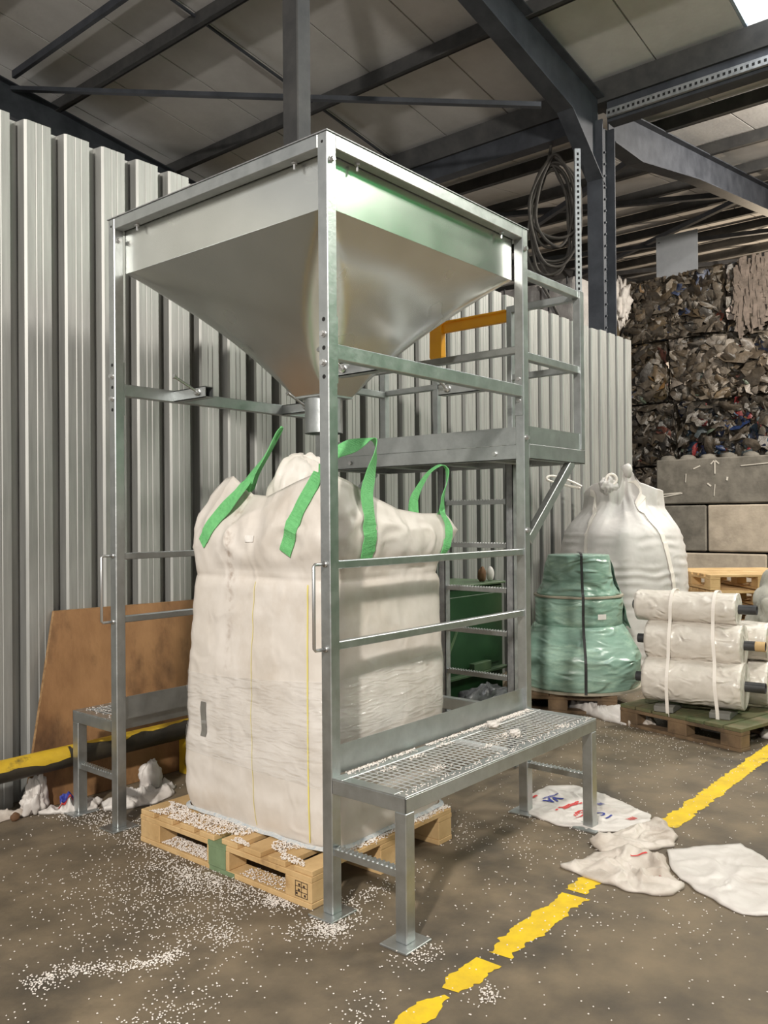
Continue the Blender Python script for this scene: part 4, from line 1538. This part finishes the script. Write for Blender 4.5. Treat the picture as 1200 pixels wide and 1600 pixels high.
def smooth_profile(p, sub):
    out = []
    for (a, b), (c, d) in zip(p, p[1:]):
        for k_ in range(sub):
            out.append((a + (c - a) * k_ / sub, b + (d - b) * k_ / sub))
    out.append(p[-1])
    return out


obj('base_flange', MB().tube([(GC[0], GC[1], .147), (GC[0], GC[1], .165)], .475, 64), M['card'], gl)
obj('lower_tier', lathe_noise([(.455, .166), (.468, .21), (.472, .39), (.43, .48), (.34, .63)], GC, .014, 9, 1), M['green_film'], gl, smooth=True)
obj('middle_tier', lathe_noise([(.32, .62), (.335, .64), (.338, .82), (.325, .845)], GC, .008, 14, 4), M['green_film'], gl, smooth=True)
obj('tier_lid', MB().tube([(GC[0], GC[1], .845), (GC[0], GC[1], .858)], .345, 64), M['card'], gl)
obj('upper_tier', lathe_noise([(.315, .859), (.275, .94), (.245, 1.10), (.232, 1.165)], GC, .022, 6, 7), M['green_film'], gl, smooth=True)
# loose film hanging off the right side
def drape(u, v):
    a = math.radians(-62 + 34 * u)
    r = .24 + .16 * v + .02 * nz((u * 5, v * 4, 3))
    return (GC[0] + r * math.cos(a), GC[1] + r * math.sin(a), 1.14 - .55 * v + .03 * nz((u * 6, v * 3, 1)))
obj('loose_film', MB().grid(drape, 14, 24), M['green_film'], gl, smooth=True, recalc=False)
# black strap in the plane facing the camera
va = math.atan2(GC[1] - CAM_POS.y, GC[0] - CAM_POS.x) + math.pi + .10
dx, dy = math.cos(va), math.sin(va)
sp = [(.0, 1.185), (.235, 1.18), (.268, 1.1), (.325, .89), (.362, .862), (.36, .64), (.452, .48), (.494, .39), (.490, .2), (.492, .16)]
obj('strapping', MB().ribbon([(GC[0] + dx * r, GC[1] + dy * r, z) for r, z in sp], [(-dy, dx, 0)] * len(sp), .02, .003, 3), M['black_strap'], gl)
la = va - .12
mb = MB()
lx, ly = math.cos(va + .42), math.sin(va + .42)
c0 = Vector((GC[0] + .349 * lx, GC[1] + .349 * ly, .71))
tx = Vector((-ly, lx, 0))
mb.quad(c0 - tx * .035 - Vector((0, 0, .02)), c0 + tx * .035 - Vector((0, 0, .02)), c0 + tx * .035 + Vector((0, 0, .02)), c0 - tx * .035 + Vector((0, 0, .02)))
obj('paper_label', mb, M['label'], gl)

# ================================================================== BACK BULK BAG
bb_ = thing('tied_bulk_bag', 'full greyish white bulk bag with tied top behind the green load', 'bulk bag', (5.58, 1.38, 0))
BC = (5.58, 1.38)


RG, FW = Vector((.642, -.767, 0)), Vector((.767, .642, 0))
RIM2 = [  # angle from the right hand side (deg), radius, height of the tied rim
    (0, .40, 1.70), (35, .36, 1.72), (62, .26, 1.78), (80, .17, 1.93), (95, .15, 1.90), (112, .22, 1.73), (135, .27, 1.80), (160, .31, 1.78), (188, .36, 1.70),
    (225, .30, 1.60), (270, .28, 1.58), (320, .34, 1.64), (360, .40, 1.70)]


def rim2(deg):
    deg %= 360
    for (a0, r0, h0), (a1, r1, h1) in zip(RIM2, RIM2[1:]):
        if a0 <= deg <= a1:
            f = (deg - a0) / (a1 - a0)
            f = f * f * (3 - 2 * f)
            return r0 + (r1 - r0) * f, h0 + (h1 - h0) * f
    return RIM2[0][1:]


def bag2(u, v):
    t = 2 * math.pi * u
    d = RG * math.cos(t) - FW * math.sin(t)
    ct, st = math.cos(t + .5), math.sin(t + .5)
    sq = (abs(ct) ** 3.2 + abs(st) ** 3.2) ** (-1 / 3.2)
    ZS2 = 1.30
    if v < .62:
        z = ZS2 * v / .62
        r = .545 * sq ** .5
        if v < .05:
            r *= .9 + 2 * v
        r += .03 * math.sin(v / .62 * math.pi)
        q = (math.cos(t) * 2, math.sin(t) * 2, z * 3)
        r += .0095 * math.sin(z * 70 + 4 * nz(q)) * max(0, .35 + 1.2 * nz((q[0], q[1], z * 5)))
        if z > 1.05:
            r -= .035 * ((z - 1.05) / .25) ** 2
    elif v < .90:
        f = (v - .62) / .28
        rr2, hh = rim2(math.degrees(t))
        r0 = .545 * sq ** .5 - .035
        k_ = min(1, f * 1.6)
        r = r0 + (rr2 - r0) * (.5 * k_ + .5 * k_ * k_ * (3 - 2 * k_))
        z = ZS2 + (hh - ZS2) * f
        e = math.sin(math.pi * min(f, 1) * .85 + .2)
        r += e * (.03 * nz((math.cos(t) * 4, math.sin(t) * 4, z * 3)) + .025 * abs(nz((math.cos(t) * 8, math.sin(t) * 8, z * 4))))
    else:
        f = (v - .90) / .10
        rr2, hh = rim2(math.degrees(t))
        r = rr2 * (1 - f) + .01 * f
        z = hh + (1.52 - hh) * f ** .6 + .05 * math.sin(math.pi * f) * nz((math.cos(t) * 3, math.sin(t) * 3, f * 3))
    p = Vector((BC[0], BC[1], 0)) + d * r
    return (p.x, p.y, z)


m2 = MB().grid(bag2, 140, 130, closed_u=True)
TIED_TREE = BVHTree.FromPolygons([tuple(v) for v in m2.v], m2.f)
obj('bag_body', m2, M['fabric2'], bb_, smooth=True)


def bside(lat, front, z):
    p = Vector((BC[0], BC[1], z)) + RG * lat - FW * front
    return (p.x, p.y, p.z)


mb = MB().tube([bside(.02, .16, 1.84), bside(.015, .17, 1.90), bside(.0, .175, 1.93), bside(-.01, .17, 1.955)], [.03, .045, .05, .035], 14)
obj('tied_knot', mb, M['fabric2'], bb_, smooth=True)
mb = MB().tube([bside(-.15 + .05 * math.cos(a), .20, 1.815 + .05 * math.sin(a)) for a in [i * 2 * math.pi / 20 for i in range(20)]], .014, 8, closed=True)
obj('loop', mb, M['white_strap'], bb_, smooth=True)
obj('gathered_neck', blob(bside(-.17, .17, 1.76), (.09, .07, .08), .4, 2.2, 36, 24, 1.7, .3), M['fabric2'], bb_, smooth=True)
for pts in ([bside(.05, .22, 1.80), bside(.13, .38, 1.62), bside(.24, .50, 1.42), bside(.31, .54, 1.15), bside(.38, .52, .8), bside(.42, .50, .35)],
            [bside(-.34, .12, 1.72), bside(-.42, .26, 1.56), bside(-.47, .32, 1.40), bside(-.46, .36, 1.15), bside(-.42, .42, .8), bside(-.40, .42, .4)]):
    m2 = MB().ribbon(pts, [RG] * len(pts), .058, .006, 8)
    for i in range(0, len(m2.v), 4):
        hug(m2.v[i:i + 2], .004, .25, True, TIED_TREE, BC)
        hug(m2.v[i + 2:i + 4], .010, .25, True, TIED_TREE, BC)
    obj('white_strap', m2, M['white_strap'], bb_)
obj('tie_cord', MB().tube(smooth_path([(5.33, 1.68, 1.76), (5.20, 1.76, 1.82), (5.06, 1.86, 1.86), (5.02, 1.88, 1.82), (5.2, 1.78, 1.77), (5.34, 1.70, 1.74)]), .012, 6), M['white_strap'], bb_)

# ================================================================== FILM ROLLS ON GREEN PALLET
ang = math.atan2(-.884, -.223) + math.pi / 2     # pallet edge direction to local -y
rp = thing('wooden_pallet', 'mossy green pallet under the white film rolls', 'pallet', (3.151, -.477, 0), math.atan2(.245, -.97) - math.pi)
pallet_parts(rp, 1.12, .92, [M['wood_dirty'], M['wood_green']], 7)
AX = Vector((-.089, .995, 0)).normalized()   # roll axis, from right end to left end
NX = Vector((.995, .089, 0)).normalized()              # away from the camera


def film_roll(label, c, r, half, core_r, ext_r, ext_l, core_m, tip=False, squash=True, group=None):
    c = Vector(c)
    t = thing('film_roll', label, 'film roll', c, group=group)
    mb = MB()
    n, m = 56, 30
    prof = []
    for i in range(m + 1):
        a = -half + 2 * half * i / m
        prof.append((a, r))
    rows_ = []
    pts = [(-half - .001, core_r)] + [(-half + .0, r * .97)] + prof[0:] + [(half, r * .97), (half + .001, core_r)]
    for (a, rad) in pts:
        for j in range(n):
            th = 2 * math.pi * j / n
            k_ = rad
            if rad == r:
                k_ += .005 * nz((a * 9 + c.z * 7, math.cos(th) * 2.2, math.sin(th) * 2.2 + c.x)) + .004 * abs(nz((a * 28, math.cos(th) * 4, math.sin(th) * 4 + c.z)))
            mb.v.append(c + AX * a + (NX * math.cos(th) + Vector((0, 0, 1)) * math.sin(th)) * k_)
    for q in range(len(pts) - 1):
        for j in range(n):
            j2 = (j + 1) % n
            mb.f.append((q * n + j, q * n + j2, (q + 1) * n + j2, (q + 1) * n + j))
    obj('film', mb, M['roll_film'], t, smooth=True)
    mb = MB()
    a0, a1 = c - AX * (half + ext_r), c + AX * (half + ext_l)
    mb.tube([a0, a1], core_r, 24, caps=False)
    mb.tube([a1, a0], core_r * .8, 24, caps=False)
    k0 = len(mb.v)
    for base in (0, 24):
        for j in range(24):
            pass
    # ring ends
    for pa, ra in ((a0, 1), (a1, 1)):
        kk = len(mb.v)
        for rad in (core_r, core_r * .8):
            for j in range(24):
                th = 2 * math.pi * j / 24
                mb.v.append(pa + (NX * math.cos(th) + Vector((0, 0, 1)) * math.sin(th)) * rad)
        for j in range(24):
            j2 = (j + 1) % 24
            mb.f.append((kk + j, kk + j2, kk + 24 + j2, kk + 24 + j))
    core = obj('core', mb, core_m, t, recalc=False)
    if tip:
        obj('core_tip', MB().tube([a0 + AX * .06, a0 - AX * .002], core_r * 1.02, 24, caps=False), M['core_card'], t, recalc=False)
    return t


# centres: front stack of three
base_c = Vector((3.467, -.083, 0))
film_roll('lowest white film roll of the front stack', base_c + Vector((0, 0, .345)), .152, .318, .034, .125, .08, M['core_black'])
film_roll('middle white film roll of the front stack with half white core', base_c + NX * .06 + AX * .01 + Vector((0, 0, .604)), .136, .312, .032, .13, .08, M['core_black'], tip=True)
film_roll('topmost slim white film roll of the front stack', base_c + NX * .08 + AX * .07 + Vector((0, 0, .838)), .105, .335, .032, .115, .035, M['core_black'])
# rear stack
rc = base_c + NX * .33 - AX * .07
film_roll('lowest white film roll of the rear stack with tan core', rc + Vector((0, 0, .32)), .15, .345, .034, .13, .09, M['core_card'])
film_roll('upper white film roll of the rear stack with tan core', rc + NX * .02 + Vector((0, 0, .60)), .13, .335, .034, .13, .09, M['core_card'])
# chocks
for s_, lb in ((.17, 'grey plastic chock under the left end of the lowest roll'), (-.19, 'grey plastic chock under the right end of the lowest roll')):
    c = base_c + AX * s_ - NX * .02
    mb = MB()
    prof = [(-.13, .1455), (.10, .1455), (.10, .162), (.0, .172), (-.08, .192), (-.13, .182)]
    vs = []
    for a in (-.065, .065):
        for (u, z) in prof:
            q = c + AX * a + NX * u
            vs.append((q.x, q.y, z))
    k_ = len(prof)
    fs = [tuple(range(k_)), tuple(reversed(range(k_, 2 * k_)))] + [(i, k_ + i, k_ + (i + 1) % k_, (i + 1) % k_) for i in range(k_)]
    o = obj('roll_chock', MB().merge(vs, fs), M['tape'], bevel=.003)
    tag(o, lb, 'chock')
# white straps around the stack, running over the front
for s_, lb in ((.15, 'white strapping over the rolls near their left ends'), (-.13, 'white strapping over the rolls near their right ends')):
    def at_(u, z, s2=0):
        q = base_c + AX * (s_ + s2) + NX * u
        return (q.x, q.y, z)
    lean = -.05 if s_ < 0 else -.01
    p_ = [at_(-.15, .10, lean), at_(-.165, .20, lean), at_(-.165, .36, lean * .7), at_(-.115, .49, lean * .5), at_(-.088, .63, lean * .2), at_(-.045, .74), at_(-.034, .85), at_(0.01, .93), at_(.08, .957), at_(.17, .93), at_(.30, .76)]
    o = obj('roll_strapping', MB().ribbon(p_, [AX] * len(p_), .022, .003, 6), M['white_strap'])
    tag(o, lb, 'strap', 'white straps over the rolls')

# stack of pallets by the block wall
sp_ = thing('wooden_pallet', 'topmost light pallet of the stack behind the film rolls', 'pallet', (5.80, .61, .76), math.radians(-50))
pallet_parts(sp_, 1.0, 1.1, [M['wood'], M['wood']], 7)
for i in range(5):
    c = copy_tree(sp_)
    c.location = (5.80 + .01 * (i % 2), .61, .152 * i)
    c['label'] = ['lowest', 'second lowest', 'third lowest', 'third from the top', 'second from the top'][i] + ' light pallet of the stack behind the film rolls'
    c['group'] = 'pallets stacked behind the film rolls'
# clear film pile at the right edge
fp = thing('film_pile', 'pile of crumpled clear film at the right behind the rolls', 'film pile', (5.05, -.55, 0))
mb = blob((5.05, -.50, .42), (.42, .50, .62), .30, 2.0, 96, 60, 6.2, .16, .003)
obj('film_heap', mb, M['clear_pile'], fp, smooth=True)
mb = blob((4.62, -.38, .66), (.05, .06, .06), .4, 2, 20, 12, 2)
obj('lime_wrap', mb, M['lime'], fp, smooth=True, label='lime green plastic in the film pile')
mb = blob((4.75, -.36, .96), (.04, .08, .03), .4, 2, 20, 12, 5)
obj('lime_wrap', mb, M['lime'], fp, smooth=True, label='lime green plastic in the film pile')

# ================================================================== CONCRETE BLOCKS
def concrete_block(label, y0, y1, z0, z1, m_, studs=False, seed=0.0, marks=None):
    x0, x1 = 12.59, 13.38
    t = thing('concrete_block', label, 'concrete block', ((x0 + x1) / 2, (y0 + y1) / 2, z0))
    mb = MB().box(x0, x1, y0 + .008, y1 - .008, z0 + .004, z1 - .012)
    b = obj('body', mb, m_, t, bevel=.022)
    bm = bmesh.new()
    bm.from_mesh(b.data)
    bmesh.ops.subdivide_edges(bm, edges=[e for e in bm.edges if e.calc_length() > .3], cuts=14, use_grid_fill=True)
    for v in bm.verts:
        d = nz((v.co.x * 4 + seed, v.co.y * 4, v.co.z * 4)) * .008
        v.co.x += d
        v.co.z += d * .4
    bm.to_mesh(b.data)
    bm.free()
    if studs:
        n = int((y1 - y0) / .36)
        for i in range(n):
            y = y0 + .22 + i * .36
            obj('stud', blob(((x0 + .22), y, z1 - .012), (.13, .14, .085), .15, 2, 20, 12, i + seed), m_, t, smooth=True)
    for (ya, za, yb, zb, w) in marks or []:
        obj('chalk_mark', MB().bar((x0 - .009, ya, za), (x0 - .009, yb, zb), w, .004, (1, 0, 0)), M['chalk'], t)
    return t


concrete_block('dark topmost concrete block with chalk arrow under the bales', 1.0, 3.88, 1.665, 2.475, M['concrete_dark'], True, 1.0,
               [(2.83, 2.18, 2.83, 2.42, .02), (2.83, 2.42, 2.90, 2.35, .018), (2.83, 2.42, 2.76, 2.35, .018), (3.82, 1.84, 3.42, 1.87, .02), (3.82, 1.79, 3.40, 1.86, .02),
                (2.63, 2.06, 2.62, 2.12, .03), (3.2, 2.28, 3.08, 2.33, .02), (2.4, 2.30, 1.9, 2.33, .012), (2.85, 1.80, 2.83, 2.0, .012), (2.96, 2.02, 2.90, 1.97, .025), (3.34, 2.05, 3.33, 2.2, .012)])
concrete_block('stained concrete block in the middle row beside the tied bag', 2.985, 4.6, .835, 1.655, M['concrete_dark'], False, 3.0)
concrete_block('pale concrete block in the middle row at the right edge', 1.35, 2.975, .835, 1.655, M['concrete'], False, 5.0)
concrete_block('pale concrete block in the bottom row behind the pallets', 2.0, 4.6, 0.0, .82, M['concrete'], False, 7.0)
concrete_block('pale concrete block in the bottom row at the right edge', 0.2, 1.985, 0.0, .82, M['concrete'], False, 8.0)
concrete_block('dark concrete block at the right end of the top row', -.6, .985, 1.665, 2.475, M['concrete_dark'], True, 9.0)
concrete_block('pale concrete block right of the frame in the middle row', -.4, 1.335, .835, 1.655, M['concrete'], False, 11.0)

# ================================================================== BALES
PAL_DULL = [srgb(*c) for c in ((104, 92, 78), (116, 104, 90), (92, 80, 66), (126, 114, 100), (80, 70, 58), (98, 88, 76), (134, 122, 108), (110, 94, 74), (88, 82, 76), (120, 110, 98))]
PAL_COL = [srgb(*c) for c in ((150, 84, 66), (66, 88, 76), (66, 76, 106), (186, 176, 164), (130, 142, 124), (166, 126, 76), (70, 70, 74), (170, 110, 96))]
PAL_BLUE = [srgb(*c) for c in ((52, 74, 124), (60, 92, 120), (44, 52, 80), (170, 60, 62), (90, 100, 104))]


def paint(o, fn):
    me = o.data
    ca = me.color_attributes.new('scrap_colour', 'FLOAT_COLOR', 'CORNER')
    cols = []
    for p in me.polygons:
        c = fn(p)
        cols += list(c) * len(p.loop_indices)
    ca.data.foreach_set('color', cols)


def bale(label, y0, y1, z0, z1, seed, extra=None, light=1.0, scraps=760, x0=13.55, x1=14.7, colour_p=.12):
    t = thing('plastic_bale', label, 'bale', ((x0 + x1) / 2, (y0 + y1) / 2, z0))
    rd = random.Random(seed)
    mb = MB()
    n = 26

    def face(u, v):
        y = y0 + (y1 - y0) * u
        z = z0 + (z1 - z0) * v
        e = min(u, 1 - u) * (y1 - y0), min(v, 1 - v) * (z1 - z0)
        rd_ = max(0, .16 - e[0]) ** 2 * 5 + max(0, .16 - e[1]) ** 2 * 5
        d = .10 * nz((y * 2.6 + seed, z * 2.6, 0)) + .07 * nz((y * 6, z * 6 + seed, 1))
        return (x0 + rd_ + d + .06, y, z)
    mb.grid(face, 40, 30)
    mb.grid(lambda u, v: (x0 + .1 + (x1 - x0 - .1) * v, y0 + (y1 - y0) * u, z1 - .07 + .06 * nz((u * 9 + seed, v * 6, 2))), 20, 10)
    mb.grid(lambda u, v: (x0 + .1 + (x1 - x0 - .1) * u, y0 + .02, z0 + (z1 - z0) * v), 6, 6)
    mb.grid(lambda u, v: (x0 + .1 + (x1 - x0 - .1) * u, y1 - .02, z0 + (z1 - z0) * v), 6, 6)
    mb.box(x0 + .2, x1, y0 + .03, y1 - .03, z0, z1 - .05)
    b = obj('bale_core', mb, M['bale'], t, smooth=True)
    rp_ = random.Random(seed + 3)
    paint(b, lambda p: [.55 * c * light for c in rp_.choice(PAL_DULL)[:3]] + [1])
    # crumpled scraps on the faces
    mb = MB()
    for i in range(scraps):
        u, v = rd.random(), rd.random()
        if rd.random() < .18:
            u, v = rd.random(), 1.0
        p = Vector(face(u, v))
        if v > .99:
            p.x = x0 + rd.random() * .5
            p.z = z1 + .02
        p.x -= rd.uniform(-.02, .05)
        s_ = rd.choice((.04, .05, .06, .08, .10, .13, .18, .26)) * rd.uniform(.8, 1.2)
        q = Matrix.Rotation(rd.uniform(0, 6.28), 3, 'X') @ Matrix.Rotation(rd.uniform(-.7, .7), 3, 'Y') @ Matrix.Rotation(rd.uniform(-.7, .7), 3, 'Z')
        k_ = len(mb.v)
        asp = rd.uniform(.3, .8)
        sx_ = rd.uniform(0, 50)
        for a_ in range(4):
            for b_ in range(4):
                ya, za = (a_ / 1.5 - 1), (b_ / 1.5 - 1)
                cut = 1 - .35 * (abs(ya) > .9) * (abs(za) > .9)
                w_ = q @ Vector((.55 * s_ * nz((ya * 1.4 + sx_, za * 1.4, 0)) - .03 + .02 * (ya * ya + za * za), ya * s_ * cut * (1 + .4 * nz((a_ * 3 + sx_, b_ * 3, 1))), za * s_ * asp * cut * (1 + .4 * nz((a_ * 3 + sx_, b_ * 3, 5)))))
                w_ += p
                mb.v.append(Vector((max(w_.x, 13.415), min(max(w_.y, y0 + .004), y1 - .004), min(max(w_.z, z0 + .004), z1 + (.05 if p.z > z1 and z1 > 5 else -.004)))))
        for a_ in range(3):
            for b_ in range(3):
                mb.f.append((k_ + a_ * 4 + b_, k_ + a_ * 4 + b_ + 1, k_ + (a_ + 1) * 4 + b_ + 1, k_ + (a_ + 1) * 4 + b_))
    sc = obj('film_scraps', mb, M['bale'], t, smooth=True, stuff=True, recalc=False)
    rp2 = random.Random(seed + 9)
    state = {}

    def cf(p):
        i = p.index // 9
        if i not in state:
            r = rp2.random()
            if r < colour_p * .5:
                c = rp2.choice(PAL_COL)
            elif extra and r < .26:
                c = rp2.choice(extra)
            else:
                c = rp2.choice(PAL_DULL)
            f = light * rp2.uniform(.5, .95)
            state[i] = [x * f for x in c[:3]] + [1]
        return state[i]
    paint(sc, cf)
    return t


BS = 0.0
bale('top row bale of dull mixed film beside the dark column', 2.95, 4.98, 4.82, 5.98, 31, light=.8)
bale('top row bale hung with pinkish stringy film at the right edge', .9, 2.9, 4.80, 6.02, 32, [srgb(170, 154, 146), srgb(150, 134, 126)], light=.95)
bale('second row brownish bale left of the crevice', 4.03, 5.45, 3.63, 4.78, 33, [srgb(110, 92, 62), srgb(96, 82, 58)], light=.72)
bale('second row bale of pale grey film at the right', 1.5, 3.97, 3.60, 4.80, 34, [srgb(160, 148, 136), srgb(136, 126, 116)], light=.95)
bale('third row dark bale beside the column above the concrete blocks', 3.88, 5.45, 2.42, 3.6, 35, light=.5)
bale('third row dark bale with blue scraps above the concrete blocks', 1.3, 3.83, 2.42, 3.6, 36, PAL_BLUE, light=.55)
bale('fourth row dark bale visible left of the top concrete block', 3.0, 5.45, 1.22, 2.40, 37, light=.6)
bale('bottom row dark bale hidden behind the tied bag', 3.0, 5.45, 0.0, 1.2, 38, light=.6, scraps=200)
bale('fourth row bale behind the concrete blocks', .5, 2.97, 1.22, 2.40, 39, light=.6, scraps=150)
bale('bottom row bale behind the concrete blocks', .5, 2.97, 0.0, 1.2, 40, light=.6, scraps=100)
mb = blob((13.40, 4.88, 5.62), (.16, .17, .36), .6, 2.6, 40, 40, 4.4, .3)
o = obj('white_film_bundle', mb, M['sack'], smooth=True)
tag(o, 'bright white crumpled film bundle between the column and the top bale', 'film bundle')
# hanging stringy film on the right bale
mb = MB()
rd = random.Random(3)
for i in range(240):
    y = rd.uniform(1.5, 2.75)
    z = rd.uniform(5.5, 6.1)
    L = rd.uniform(.3, .95)
    a = [(13.46 - .06 * rd.random(), y + .012 * j * rd.uniform(-1, 1), z - L * j / 4) for j in range(5)]
    mb.ribbon(a, [(0, 1, .1 * rd.uniform(-1, 1))] * 5, rd.uniform(.02, .075), .002, 2)
o = obj('film_strands', mb, M['strand'], recalc=False)
tag(o, 'pinkish film strands hanging down the right top bale', 'film', kind='stuff')

board = thing('white_board', 'plain grey white board standing on the bales under the roof', 'board', (14.1, 4.0, 5.98))
obj('panel', MB().box(14.1, 14.12, 3.62, 4.44, 5.98, 6.98), M['panel_white'], board, bevel=.003)
obj('fixing_mark', MB().box(14.097, 14.1, 4.36, 4.40, 6.86, 6.875), M['hole'], board)

# pale wrapped bales beyond the corrugated wall
for i, (y0, y1) in enumerate(((2.86, 3.40), (3.43, 4.10))):
    for j, z0 in enumerate((0, 1.14, 2.28, 3.42)):
        nm = ['right', 'left'][i]
        lv = ['bottom', 'second', 'third', 'topmost'][j]
        t = thing('wrapped_bale', f'{lv} pale wrapped bale in the {nm} column behind the corrugated wall', 'bale', (8.0, (y0 + y1) / 2, z0))
        def fc(u, v, y0=y0, y1=y1, z0=z0):
            e = max(0, .1 - min(u, 1 - u) * .7) ** 2 * 6 + max(0, .1 - min(v, 1 - v)) ** 2 * 6
            return (7.6 + e + .04 * nz((u * 5 + y0, v * 7, z0)), y0 + (y1 - y0) * u, z0 + 1.13 * v)
        mb = MB().grid(fc, 24, 24).box(7.7, 8.4, y0 + .02, y1 - .02, z0, z0 + 1.12)
        obj('bale_core', mb, M['pale_bale'], t, smooth=False)
        mb = MB()
        for f in (.25, .75):
            yy = y0 + (y1 - y0) * f
            mb.box(7.585, 7.60, yy - .008, yy + .008, z0 + .02, z0 + 1.13)
        obj('bale_strap', mb, M['black_strap'], t)
